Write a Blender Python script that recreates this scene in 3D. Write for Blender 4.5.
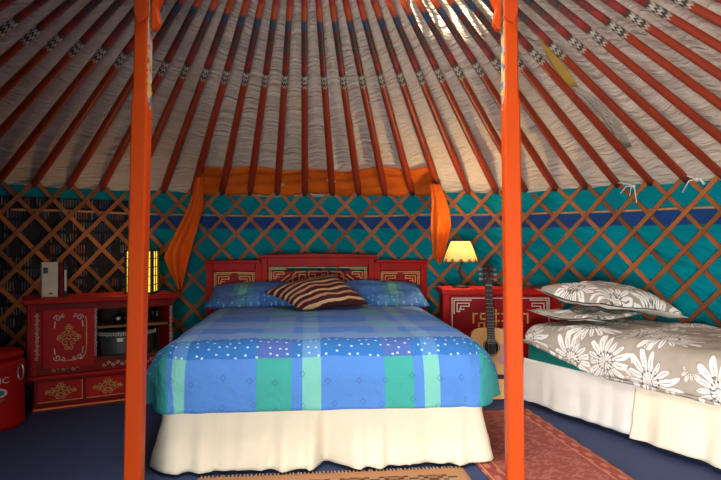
import bpy, bmesh, math, random
from math import sin, cos, pi, radians as R_, sqrt, atan2, hypot, exp
from mathutils import Vector, Matrix, noise

SC = bpy.context.scene
COL = SC.collection
for _o in list(bpy.data.objects):
    bpy.data.objects.remove(_o)
random.seed(7)

# ------------------------------------------------------------------ camera, world, lights, exposure
cam_d = bpy.data.cameras.new('camera')
cam_d.sensor_width = 36.0
cam_d.lens = 600.0 / 721.0 * 36.0
cam_d.clip_start = 0.02
cam = bpy.data.objects.new('camera', cam_d)
COL.objects.link(cam)
cam.location = (0, 0, 1.0)
cam.rotation_euler = (R_(90.3), 0, 0)
SC.camera = cam

W = bpy.data.worlds.new('sky')
SC.world = W
W.use_nodes = True
W.node_tree.nodes['Background'].inputs['Color'].default_value = (0.62, 0.78, 1.0, 1)
W.node_tree.nodes['Background'].inputs['Strength'].default_value = 1.2

CX, CY, RW = -0.2, 2.1, 2.9                     # centre and radius of the round tent


def add_light(name, kind, loc, energy, color, **kw):
    d = bpy.data.lights.new(name, kind)
    d.energy = energy
    d.color = color
    for k, v in kw.items():
        setattr(d, k, v)
    o = bpy.data.objects.new(name, d)
    COL.objects.link(o)
    o.location = loc
    return o


# daylight through the open door behind the camera
L = add_light('door_daylight', 'AREA', (-0.15, -0.80, 0.58), 80, (1.0, 0.95, 0.88), shape='RECTANGLE', size=0.8, size_y=0.8)
L.rotation_euler = (R_(78), 0, R_(-34))
L.data.spread = R_(122)
# skylight through the open crown
L = add_light('crown_daylight', 'AREA', (CX, CY, 2.42), 20, (1.0, 0.93, 0.84), shape='DISK', size=1.0)
L.rotation_euler = (0, R_(-24), 0)
L.data.spread = R_(125)
# low morning sun, reaching the roof lining through the crown
L = add_light('sun', 'SUN', (-3, -3, 4), 30.0, (1.0, 0.84, 0.6), angle=R_(1.5))
L.rotation_euler = Vector((0.60, 0.79, -0.14)).to_track_quat('-Z', 'Y').to_euler()

SC.view_settings.view_transform = 'Standard'
SC.view_settings.look = 'None'
SC.view_settings.gamma = 1
SC.view_settings.use_curve_mapping = False
SC.view_settings.exposure = 0.2


# ------------------------------------------------------------------ materials
def lin(c):
    def f(v):
        v /= 255.0
        return v / 12.92 if v <= 0.04045 else ((v + 0.055) / 1.055) ** 2.4
    return (f(c[0]), f(c[1]), f(c[2]), 1.0)


class NT:
    def __init__(s, name):
        s.m = bpy.data.materials.new(name)
        s.m.use_nodes = True
        s.t = s.m.node_tree
        s.b = s.t.nodes['Principled BSDF']
        s.b.inputs['Roughness'].default_value = 0.7

    def n(s, typ, **props):
        x = s.t.nodes.new(typ)
        for k, v in props.items():
            setattr(x, k, v)
        return x

    def put(s, sock, v):
        if hasattr(v, 'is_output'):
            s.t.links.new(v, sock)
        elif isinstance(v, (tuple, list)) and len(v) == 3 and sock.type == 'RGBA':
            sock.default_value = lin(v)
        else:
            sock.default_value = v

    def math(s, op, a, b=0.0, c=0.0):
        x = s.n('ShaderNodeMath', operation=op)
        s.put(x.inputs[0], a)
        s.put(x.inputs[1], b)
        s.put(x.inputs[2], c)
        return x.outputs[0]

    def mix(s, f, a, b, blend='MIX'):
        x = s.n('ShaderNodeMix', data_type='RGBA', blend_type=blend)
        s.put(x.inputs[0], f)
        s.put(x.inputs[6], a)
        s.put(x.inputs[7], b)
        return x.outputs[2]

    def uv(s):
        return s.n('ShaderNodeTexCoord').outputs['UV']

    def obj(s):
        return s.n('ShaderNodeTexCoord').outputs['Object']

    def sep(s, v):
        x = s.n('ShaderNodeSeparateXYZ')
        s.put(x.inputs[0], v)
        return x.outputs

    def comb(s, a, b, c=0.0):
        x = s.n('ShaderNodeCombineXYZ')
        s.put(x.inputs[0], a)
        s.put(x.inputs[1], b)
        s.put(x.inputs[2], c)
        return x.outputs[0]

    def noise(s, vec, scale, detail=3.0, rough=0.5):
        x = s.n('ShaderNodeTexNoise')
        s.put(x.inputs['Vector'], vec)
        x.inputs['Scale'].default_value = scale
        x.inputs['Detail'].default_value = detail
        x.inputs['Roughness'].default_value = rough
        return x.outputs[0]

    def vor(s, vec, scale, rnd=1.0, metric='EUCLIDEAN'):
        x = s.n('ShaderNodeTexVoronoi', voronoi_dimensions='2D', distance=metric)
        s.put(x.inputs['Vector'], vec)
        x.inputs['Scale'].default_value = scale
        x.inputs['Randomness'].default_value = rnd
        return x

    def lt(s, a, b):
        return s.math('LESS_THAN', a, b)

    def gt(s, a, b):
        return s.math('GREATER_THAN', a, b)

    def band(s, v, lo, hi):
        return s.math('MULTIPLY', s.gt(v, lo), s.lt(v, hi))

    def ramp(s, fac, stops, const=True):
        x = s.n('ShaderNodeValToRGB')
        cr = x.color_ramp
        cr.interpolation = 'CONSTANT' if const else 'LINEAR'
        while len(cr.elements) > 1:
            cr.elements.remove(cr.elements[-1])
        cr.elements[0].position = stops[0][0]
        cr.elements[0].color = lin(stops[0][1])
        for p, c in stops[1:]:
            e = cr.elements.new(p)
            e.color = lin(c)
        s.put(x.inputs[0], fac)
        return x.outputs[0]

    def bump(s, h, strength=0.3, dist=0.01):
        x = s.n('ShaderNodeBump')
        x.inputs['Strength'].default_value = strength
        x.inputs['Distance'].default_value = dist
        s.put(x.inputs['Height'], h)
        s.t.links.new(x.outputs[0], s.b.inputs['Normal'])

    def base(s, c, rough=None):
        s.put(s.b.inputs['Base Color'], c)
        if rough is not None:
            s.b.inputs['Roughness'].default_value = rough
        return s.m


def simple(name, c, rough=0.6, nscale=8.0, var=0.18, bstr=0.15, bscale=60.0, metal=0.0, stretch=None):
    k = NT(name)
    v = k.obj()
    if stretch:
        mp = k.n('ShaderNodeMapping')
        mp.inputs['Scale'].default_value = stretch
        k.put(mp.inputs[0], v)
        v = mp.outputs[0]
    nz = k.noise(v, nscale, 4.0)
    d = tuple(max(0, x * (1 - var)) for x in c)
    e = tuple(min(255, x * (1 + var * 0.6)) for x in c)
    k.base(k.mix(nz, d, e), rough)
    k.b.inputs['Metallic'].default_value = metal
    k.b.inputs['Specular IOR Level'].default_value = 0.15 if 'red' in name or 'orange' in name else 0.4
    if bstr:
        k.bump(k.noise(v, bscale, 3.0), bstr, 0.004)
    return k.m


M = {}
M['red'] = simple('red_lacquer', (165, 16, 14), 0.5, 5, 0.2, 0.1, 40)
M['red_dark'] = simple('dark_red_paint', (120, 18, 20), 0.5, 5, 0.2, 0.1, 40)
M['red_panel'] = simple('deep_red_panel', (140, 10, 14), 0.5, 5, 0.2, 0.1, 40)
M['gold'] = simple('gold_paint', (205, 165, 85), 0.45, 20, 0.2, 0.0)
M['silver'] = simple('pale_paint', (215, 205, 190), 0.5, 20, 0.2, 0.0)
M['bluepaint'] = simple('blue_paint', (70, 110, 130), 0.5, 20, 0.2, 0.0)
M['orange_post'] = simple('orange_paint', (198, 70, 15), 0.45, 3, 0.12, 0.12, 30, stretch=(1, 1, 0.15))
M['orange_dark'] = simple('carved_orange_paint', (195, 66, 22), 0.5, 6, 0.25, 0.15, 40)
M['lath'] = simple('lath_wood', (142, 84, 42), 0.6, 6, 0.35, 0.2, 40)
M['cream'] = simple('cream_cotton', (236, 226, 204), 0.85, 3, 0.05, 0.12, 90)
M['white_cotton'] = simple('white_cotton', (232, 228, 222), 0.85, 3, 0.04, 0.12, 90)
M['mattress'] = simple('mattress_cloth', (210, 205, 195), 0.85, 3, 0.05, 0.1, 90)
M['blue_sheet'] = simple('blue_sheet', (96, 136, 200), 0.8, 6, 0.1, 0.15, 60)
M['teal_sheet'] = simple('teal_sheet', (0, 112, 105), 0.8, 6, 0.1, 0.15, 60)
M['shelf_wood'] = simple('shelf_wood', (120, 85, 55), 0.6, 6, 0.3, 0.1, 40, stretch=(0.2, 1, 1))
M['dark_inside'] = simple('dark_cabinet_inside', (42, 26, 20), 0.8, 6, 0.3, 0.0)
M['black'] = simple('black_gloss', (14, 14, 16), 0.25, 6, 0.2, 0.0)
M['iron'] = simple('black_iron', (26, 24, 24), 0.45, 12, 0.2, 0.1, 60)
M['grey_tin'] = simple('dark_grey_tin', (52, 54, 58), 0.45, 10, 0.2, 0.05, 40)
M['ivory'] = simple('ivory_paper', (215, 205, 180), 0.8, 9, 0.08, 0.0)
M['book_red'] = simple('book_red_cloth', (120, 30, 30), 0.7, 20, 0.1, 0.1, 90)
M['book_green'] = simple('book_green_cloth', (30, 62, 55), 0.7, 20, 0.1, 0.1, 90)
M['rosewood'] = simple('dark_rosewood', (46, 26, 18), 0.45, 10, 0.3, 0.05, 60)
M['spruce'] = simple('pale_spruce', (226, 172, 110), 0.3, 4, 0.12, 0.05, 20, stretch=(6, 1, 0.3))
M['mahogany'] = simple('mahogany', (110, 52, 28), 0.4, 6, 0.2, 0.05, 40)
M['steel'] = simple('bright_steel', (200, 200, 205), 0.3, 20, 0.05, 0.0, metal=0.9)
M['fringe'] = simple('rug_fringe', (200, 160, 120), 0.9, 20, 0.2, 0.0)
M['rope'] = simple('tan_rope', (190, 140, 95), 0.85, 20, 0.2, 0.2, 80)
M['string'] = simple('white_string', (235, 230, 220), 0.85, 20, 0.05, 0.0)
M['yellow_cloth'] = simple('yellow_cloth', (190, 155, 70), 0.85, 8, 0.2, 0.1, 60)
M['band_blue'] = simple('blue_band_cloth', (0, 60, 124), 0.8, 6, 0.2, 0.2, 30)
M['pickguard'] = simple('pickguard_plastic', (205, 150, 150), 0.25, 6, 0.1, 0.0)
M['hide_brown'] = simple('bed_base_cloth', (150, 135, 110), 0.85, 6, 0.1, 0.0)


def vary(m, lo, hi):
    """each lath of a slightly different wood"""
    t = m.node_tree
    b = t.nodes['Principled BSDF']
    src = b.inputs['Base Color'].links[0].from_socket
    oi = t.nodes.new('ShaderNodeObjectInfo')
    mr = t.nodes.new('ShaderNodeMapRange')
    mr.inputs[3].default_value, mr.inputs[4].default_value = lo, hi
    t.links.new(oi.outputs['Random'], mr.inputs[0])
    hs = t.nodes.new('ShaderNodeHueSaturation')
    t.links.new(mr.outputs[0], hs.inputs['Value'])
    t.links.new(src, hs.inputs['Color'])
    t.links.new(hs.outputs[0], b.inputs['Base Color'])


vary(M['lath'], 0.6, 1.35)


def m_floor():
    k = NT('blue_carpet')
    o = k.obj()
    a = k.noise(o, 300, 2)
    b = k.noise(o, 3, 4)
    c = k.mix(a, (38, 52, 92), (66, 84, 128))
    k.base(k.mix(k.math('MULTIPLY', b, 0.5), c, (40, 50, 80)), 0.95)
    k.bump(a, 0.5, 0.004)
    return k.m


def m_teal(name='teal_lining', c1=(0, 118, 130), c2=(0, 142, 158)):
    k = NT(name)
    u = k.uv()
    s = k.sep(u)
    w = k.comb(k.math('MULTIPLY', s[0], 2.0), k.math('MULTIPLY', k.math('ADD', s[1], k.math('MULTIPLY', s[0], 0.4)), 6.0))
    nz = k.noise(w, 1.6, 4, 0.6)
    k.base(k.mix(nz, c1, c2), 0.9)
    k.b.inputs['Specular IOR Level'].default_value = 0.08
    k.bump(k.noise(w, 1.2, 3, 0.5), 1.0, 0.08)
    return k.m


def m_print():
    """dark cloth printed with rows of short upright dashes"""
    k = NT('dark_printed_lining')
    s = k.sep(k.uv())
    row = k.math('FRACT', k.math('MULTIPLY', s[1], 11.0))
    v = k.comb(k.math('MULTIPLY', s[0], 26.0), k.math('MULTIPLY', s[1], 5.0))
    x = k.vor(v, 1.0, 0.9)
    hsv = k.n('ShaderNodeSeparateColor')
    k.put(hsv.inputs[0], x.outputs['Color'])
    d = k.math('ABSOLUTE', k.math('SUBTRACT', k.math('FRACT', k.math('MULTIPLY', s[0], 55.0)), 0.5))
    cl = k.gt(k.noise(k.comb(k.math('MULTIPLY', s[0], 9.0), k.math('FLOOR', k.math('MULTIPLY', s[1], 11.0)), 0), 1.0, 2), 0.47)
    f = k.math('MULTIPLY', k.math('MULTIPLY', k.lt(d, 0.24), k.band(row, 0.15, 0.85)), cl)
    f = k.math('MULTIPLY', f, k.gt(hsv.outputs[1], 0.25))
    col = k.ramp(hsv.outputs[0], [(0, (150, 150, 150)), (0.3, (45, 80, 125)), (0.6, (155, 80, 45)), (0.8, (120, 130, 130))])
    k.base(k.mix(f, (22, 22, 30), k.mix(0.5, col, (40, 42, 50))), 0.9)
    k.bump(k.noise(k.uv(), 9, 3), 0.3, 0.01)
    return k.m


def m_canvas():
    k = NT('white_roof_canvas')
    s = k.sep(k.uv())
    w = k.comb(k.math('MULTIPLY', s[0], 3.5), k.math('ADD', k.math('MULTIPLY', s[1], 16.0), k.math('MULTIPLY', k.noise(k.uv(), 3.0, 2), 3.0)))
    h = k.noise(w, 1.5, 3, 0.6)
    h2 = k.noise(k.uv(), 2.0, 2)
    k.base(k.mix(h2, (196, 182, 168), (226, 211, 196)), 0.9)
    k.bump(k.math('ADD', h, k.math('MULTIPLY', h2, 0.6)), 0.8, 0.045)
    return k.m


def m_pole():
    """russet lacquer; the upper third is painted with scallops and bands"""
    k = NT('painted_roof_pole')
    s = k.sep(k.uv())
    v = s[1]
    nz = k.noise(k.comb(k.math('MULTIPLY', s[0], 3), k.math('MULTIPLY', v, 3)), 2.0, 3)
    basec = k.mix(nz, (128, 38, 20), (168, 58, 28))
    sc = k.math('ADD', v, k.math('MULTIPLY', k.math('ABSOLUTE', k.math('SINE', k.math('MULTIPLY', s[0], 25.13))), 0.018))
    bands = k.ramp(k.math('DIVIDE', sc, 2.14), [
        (0.0, (175, 60, 26)), (0.33, (210, 92, 40)), (0.36, (60, 60, 60)), (0.366, (205, 190, 170)), (0.373, (70, 60, 60)),
        (0.38, (205, 190, 170)), (0.387, (165, 50, 40)), (0.43, (190, 80, 40)), (0.475, (50, 70, 96)), (0.51, (120, 40, 30)),
        (0.53, (75, 62, 52)), (0.55, (120, 45, 30)), (0.565, (72, 72, 62)), (0.58, (130, 45, 35)), (0.62, (150, 45, 45)),
        (0.65, (120, 35, 28)), (0.665, (55, 50, 50)), (0.675, (190, 180, 160)), (0.684, (50, 50, 60)), (0.695, (190, 180, 165)), (0.703, (60, 50, 45)),
        (0.712, (190, 170, 150)), (0.722, (150, 50, 25))])
    fine = k.math('MULTIPLY', k.gt(k.math('SINE', k.math('MULTIPLY', sc, 190.0)), 0.3), 0.8)
    bands = k.mix(k.math('MULTIPLY', fine, k.band(sc, 1.1, 1.36)), bands, (40, 50, 62))
    k.base(k.mix(k.lt(sc, 1.545), basec, bands), 0.45)
    return k.m


def m_orange():
    k = NT('orange_drape_cloth')
    nz = k.noise(k.uv(), 5, 3)
    k.base(k.mix(nz, (226, 96, 8), (246, 128, 22)), 0.8)
    s = k.sep(k.uv())
    k.bump(k.noise(k.comb(k.math('MULTIPLY', s[0], 1.5), k.math('MULTIPLY', s[1], 8.0)), 2, 2), 0.3, 0.012)
    tr = k.n('ShaderNodeBsdfTranslucent')
    tr.inputs[0].default_value = lin((240, 110, 10))
    mx = k.n('ShaderNodeMixShader')
    mx.inputs[0].default_value = 0.3
    k.t.links.new(k.b.outputs[0], mx.inputs[1])
    k.t.links.new(tr.outputs[0], mx.inputs[2])
    k.t.links.new(mx.outputs[0], k.t.nodes['Material Output'].inputs[0])
    return k.m


BLUE, GRN, PALE, TEALD = (76, 134, 212), (52, 164, 152), (118, 196, 182), (48, 158, 156)
DOT, DOTX, LAV, LILA = (36, 112, 190), (74, 104, 182), (116, 152, 210), (138, 154, 208)


def m_duvet(name, rows=True):
    """checked blue and green bed linen: stripes across and along, a dotted band, small lozenges"""
    k = NT(name)
    s = k.sep(k.uv())
    u, w = s[0], s[1]
    f = k.math('DIVIDE', k.math('ADD', u, 1.5), 3.0)

    def st(cols):
        e = [-1.5, -0.715, -0.69, -0.61, -0.305, -0.155, -0.11, -0.035, 0.255, 0.385, 0.43, 0.50, 0.72]
        return [((x + 1.5) / 3.0, c) for x, c in zip(e, cols)]
    a = k.ramp(f, st([TEALD, BLUE, PALE, BLUE, GRN, BLUE, PALE, BLUE, GRN, BLUE, PALE, BLUE, TEALD]))
    b = k.ramp(f, st([(40, 130, 170), DOT, (84, 140, 205), DOT, DOTX, DOT, (92, 150, 208), DOT, DOTX, DOT, (80, 140, 205), DOT, (40, 130, 170)]))
    c = k.ramp(f, st([(92, 150, 200), LAV, (126, 170, 210), LAV, (104, 166, 196), LAV, (126, 170, 210), LAV, (104, 166, 196), LAV, (126, 170, 210), LAV, (92, 150, 200)]))
    d = k.ramp(f, st([(100, 140, 200), BLUE, (104, 152, 212), BLUE, (112, 146, 210), BLUE, (104, 152, 212), BLUE, (112, 146, 210), BLUE, (104, 152, 212), BLUE, (100, 140, 200)]))
    if rows:
        rest = k.mix(0.55, a, LAV)
    else:
        a = k.ramp(f, [(0, BLUE), (0.425, (84, 160, 190)), (0.440, PALE), (0.46, (84, 160, 190)), (0.475, BLUE), (0.60, (80, 120, 200))])
    loz = k.vor(k.uv(), 8.5, 0.35, 'MANHATTAN').outputs['Distance']
    lz = k.math('MULTIPLY', k.band(loz, 0.06, 0.14), 0.28)
    a = k.mix(lz, a, (28, 66, 130))
    dots = k.lt(k.vor(k.uv(), 22.0, 0.6, 'CHEBYCHEV').outputs['Distance'], 0.115)
    b = k.mix(k.math('MULTIPLY', dots, 0.85), b, (190, 226, 240))
    if rows:
        a2 = k.mix(k.gt(w, 0.9), a, rest)
        col = k.mix(k.band(w, 0.225, 0.39), a2, b)
        col = k.mix(k.band(w, 0.39, 0.56), col, c)
        col = k.mix(k.band(w, 0.56, 0.74), col, d)
        col = k.mix(k.band(w, 0.74, 0.98), col, c)
        col = k.mix(k.band(w, 0.98, 1.22), col, d)
    else:
        col = k.mix(k.math('MULTIPLY', k.band(w, -0.24, -0.13), 0.6), a, b)
    fine = k.noise(k.comb(k.math('MULTIPLY', u, 200.0), k.math('MULTIPLY', w, 200.0)), 1.0, 2)
    k.base(k.mix(k.math('MULTIPLY', fine, 0.2), col, (60, 90, 150)), 0.85)
    k.bump(k.noise(k.uv(), 5.5, 4, 0.55), 0.7, 0.04)
    return k.m


def m_floral(name='floral_linen'):
    """taupe linen with big white daisies drawn in dark line"""
    k = NT(name)
    uv0 = k.uv()
    warp = k.n('ShaderNodeTexNoise')
    k.put(warp.inputs['Vector'], uv0)
    warp.inputs['Scale'].default_value = 7.0
    vm = k.n('ShaderNodeVectorMath', operation='MULTIPLY_ADD')
    k.put(vm.inputs[0], warp.outputs['Color'])
    vm.inputs[1].default_value = (0.045, 0.045, 0)
    k.put(vm.inputs[2], uv0)
    uv = vm.outputs[0]

    def flowers(vec, scale, rnd, petals, size, ring):
        x = k.vor(vec, scale, rnd)
        sv = k.n('ShaderNodeVectorMath', operation='SCALE')
        k.put(sv.inputs[0], vec)
        sv.inputs['Scale'].default_value = scale
        sb = k.n('ShaderNodeVectorMath', operation='SUBTRACT')
        k.put(sb.inputs[0], sv.outputs[0])
        ps = k.n('ShaderNodeVectorMath', operation='SCALE')
        k.put(ps.inputs[0], x.outputs['Position'])
        ps.inputs['Scale'].default_value = scale
        k.put(sb.inputs[1], ps.outputs[0])
        q = k.sep(sb.outputs[0])
        th = k.math('ARCTAN2', q[1], q[0])
        r = x.outputs['Distance']
        ph = k.math('MULTIPLY', th, petals / 2.0)
        co = k.math('ABSOLUTE', k.math('COSINE', ph))
        prof = k.math('MULTIPLY', k.math('POWER', co, 0.55), size)
        prof = k.math('MULTIPLY', prof, k.math('ADD', 0.82, k.math('MULTIPLY', 0.18, k.math('SINE', k.math('MULTIPLY', th, 3.0)))))
        petal = k.math('MULTIPLY', k.lt(r, prof), k.gt(co, k.math('SUBTRACT', 0.62, k.math('MULTIPLY', r, 1.5))))
        edge = k.math('MULTIPLY', k.band(k.math('DIVIDE', r, k.math('ADD', prof, 0.001)), 0.96, 1.06), k.lt(r, size))
        vein = k.math('MULTIPLY', k.gt(co, 0.992), k.band(r, ring, size * 0.62))
        sq = k.math('ABSOLUTE', k.math('SUBTRACT', k.noise(vec, scale * 5.0, 1), 0.5))
        core = k.math('MULTIPLY', k.lt(sq, 0.022), k.lt(r, ring * 1.5))
        rim = k.math('MULTIPLY', k.band(r, ring * 0.9, ring * 1.15), k.lt(co, 0.8))
        return petal, k.math('MAXIMUM', k.math('MAXIMUM', k.math('MULTIPLY', edge, 0.35), vein), k.math('MAXIMUM', core, rim))
    p1, l1 = flowers(uv, 3.5, 0.5, 15, 0.60, 0.15)
    mp = k.n('ShaderNodeVectorMath', operation='ADD')
    k.put(mp.inputs[0], uv)
    mp.inputs[1].default_value = (0.33, 0.71, 0)
    p2, l2 = flowers(mp.outputs[0], 6.3, 1.0, 9, 0.42, 0.11)
    gate = k.gt(k.noise(uv, 4.3, 1), 0.48)
    nz = k.noise(uv, 4, 3)
    c = k.mix(nz, (158, 146, 132), (186, 176, 162))
    c = k.mix(k.math('MULTIPLY', k.gt(k.noise(uv, 6.5, 2), 0.66), 0.5), c, (190, 150, 120))
    c = k.mix(k.math('MULTIPLY', p2, gate), c, (222, 216, 206))
    c = k.mix(k.math('MULTIPLY', k.math('MULTIPLY', l2, gate), 0.7), c, (120, 105, 98))
    c = k.mix(p1, c, (242, 240, 236))
    c = k.mix(k.math('MULTIPLY', l1, 0.85), c, (86, 72, 70))
    k.base(c, 0.85)
    k.bump(k.noise(uv0, 6, 4, 0.5), 0.7, 0.03)
    return k.m


def m_stripes():
    k = NT('brown_cream_stripe')
    s = k.sep(k.uv())
    wv = k.noise(k.uv(), 6, 2)
    t = k.math('ADD', k.math('MULTIPLY', k.math('ADD', s[0], k.math('MULTIPLY', s[1], 0.12)), 17.0), k.math('MULTIPLY', wv, 0.9))
    f = k.math('FRACT', t)
    nz = k.noise(k.uv(), 40, 2)
    cr = k.mix(k.lt(k.math('FRACT', k.math('MULTIPLY', t, 0.5)), 0.5), (216, 176, 132), (198, 140, 108))
    c = k.mix(k.lt(f, 0.6), cr, (58, 14, 16))
    k.base(k.mix(k.math('MULTIPLY', nz, 0.25), c, (70, 30, 25)), 0.9)
    k.bump(k.noise(k.uv(), 60, 2), 0.4, 0.004)
    return k.m


def m_redrug():
    k = NT('terracotta_rug_pile')
    s = k.sep(k.uv())
    x, y = s[0], s[1]
    n1 = k.vor(k.uv(), 13, 0.8, 'MANHATTAN').outputs['Distance']
    n2 = k.noise(k.uv(), 26, 3)
    c = k.mix(k.math('MULTIPLY', k.gt(n2, 0.55), 0.6), (146, 70, 62), (178, 104, 92))
    c = k.mix(k.math('MULTIPLY', k.band(n1, 0.2, 0.3), 0.5), c, (196, 130, 110))
    ax = k.math('ABSOLUTE', x)
    brd = k.gt(ax, 0.225)
    z = k.math('SINE', k.math('MULTIPLY', y, 46.0))
    bc = k.mix(k.gt(k.math('MULTIPLY', z, k.math('SINE', k.math('MULTIPLY', x, 90.0))), 0.35), (150, 66, 54), (190, 112, 94))
    c = k.mix(brd, c, bc)
    ln = k.math('MAXIMUM', k.band(ax, 0.219, 0.226), k.band(ax, 0.283, 0.29))
    c = k.mix(k.math('MULTIPLY', ln, 0.8), c, (205, 140, 105))
    k.base(c, 0.95)
    k.bump(k.noise(k.uv(), 180, 2), 0.4, 0.003)
    return k.m


def m_kilim():
    k = NT('tan_kilim_weave')
    s = k.sep(k.uv())
    x, y = s[0], s[1]
    stp = k.math('DIVIDE', k.math('FLOOR', k.math('MULTIPLY', k.math('ABSOLUTE', k.math('SUBTRACT', k.math('FRACT', k.math('MULTIPLY', x, 6.0)), 0.5)), 8.0)), 8.0)
    yy = k.math('ADD', k.math('MULTIPLY', y, 6.0), stp)
    f = k.math('FRACT', yy)
    c = k.ramp(f, [(0, (184, 140, 98)), (0.3, (70, 60, 40)), (0.45, (150, 110, 70)), (0.6, (96, 44, 34)), (0.75, (176, 136, 92)), (0.9, (52, 58, 58))])
    brd = k.math('MAXIMUM', k.gt(k.math('ABSOLUTE', x), 0.52), k.lt(y, 0.065))
    c = k.mix(brd, c, (186, 132, 88))
    k.base(c, 0.95)
    k.bump(k.noise(k.uv(), 160, 2), 0.4, 0.003)
    return k.m


def m_emit(name, c, strength):
    k = NT(name)
    k.base(c)
    nz = k.noise(k.obj(), 9, 2)
    k.put(k.b.inputs['Emission Color'], k.mix(nz, c, tuple(min(255, x * 1.1) for x in c)))
    k.b.inputs['Emission Strength'].default_value = strength
    return k.m


def m_shade():
    k = NT('cream_lamp_shade')
    s = k.sep(k.uv())
    zig = k.math('ADD', s[1], k.math('MULTIPLY', k.math('SINE', k.math('MULTIPLY', s[0], 75.0)), 0.02))
    c = k.mix(k.band(zig, 0.14, 0.19), (250, 236, 190), (170, 130, 60))
    c = k.mix(k.lt(s[1], 0.06), c, (225, 180, 80))
    k.base(c, 0.8)
    tr = k.n('ShaderNodeBsdfTranslucent')
    k.put(tr.inputs[0], c)
    mx = k.n('ShaderNodeMixShader')
    mx.inputs[0].default_value = 0.6
    k.t.links.new(k.b.outputs[0], mx.inputs[1])
    k.t.links.new(tr.outputs[0], mx.inputs[2])
    k.t.links.new(mx.outputs[0], k.t.nodes['Material Output'].inputs[0])
    return k.m


def m_postpaint():
    k = NT('painted_post_side')
    o = k.obj()
    s = k.sep(o)
    v = k.vor(k.comb(k.math('MULTIPLY', k.math('ADD', s[0], s[1]), 60.0), k.math('MULTIPLY', s[2], 55.0)), 1.0, 1.0)
    h = k.n('ShaderNodeSeparateColor')
    k.put(h.inputs[0], v.outputs['Color'])
    c = k.ramp(h.outputs[0], [(0, (200, 165, 90)), (0.35, (170, 172, 170)), (0.6, (80, 105, 130)), (0.72, (215, 190, 120)), (0.85, (180, 80, 40))])
    k.base(c, 0.4)
    return k.m


M['floor'] = m_floor()
M['teal'] = m_teal()
M['print'] = m_print()
M['canvas'] = m_canvas()
M['pole'] = m_pole()
M['orange'] = m_orange()
M['duvet'] = m_duvet('checked_blue_linen')
M['pillowblue'] = m_duvet('checked_blue_pillow_linen', rows=False)
M['floral'] = m_floral()
M['stripes'] = m_stripes()
M['redrug'] = m_redrug()
M['kilim'] = m_kilim()
M['pane'] = m_emit('yellow_lit_pane', (250, 205, 70), 1.1)
M['bulb'] = m_emit('lit_bulb', (255, 225, 160), 9.0)
M['shade'] = m_shade()
M['postpaint'] = m_postpaint()


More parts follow.
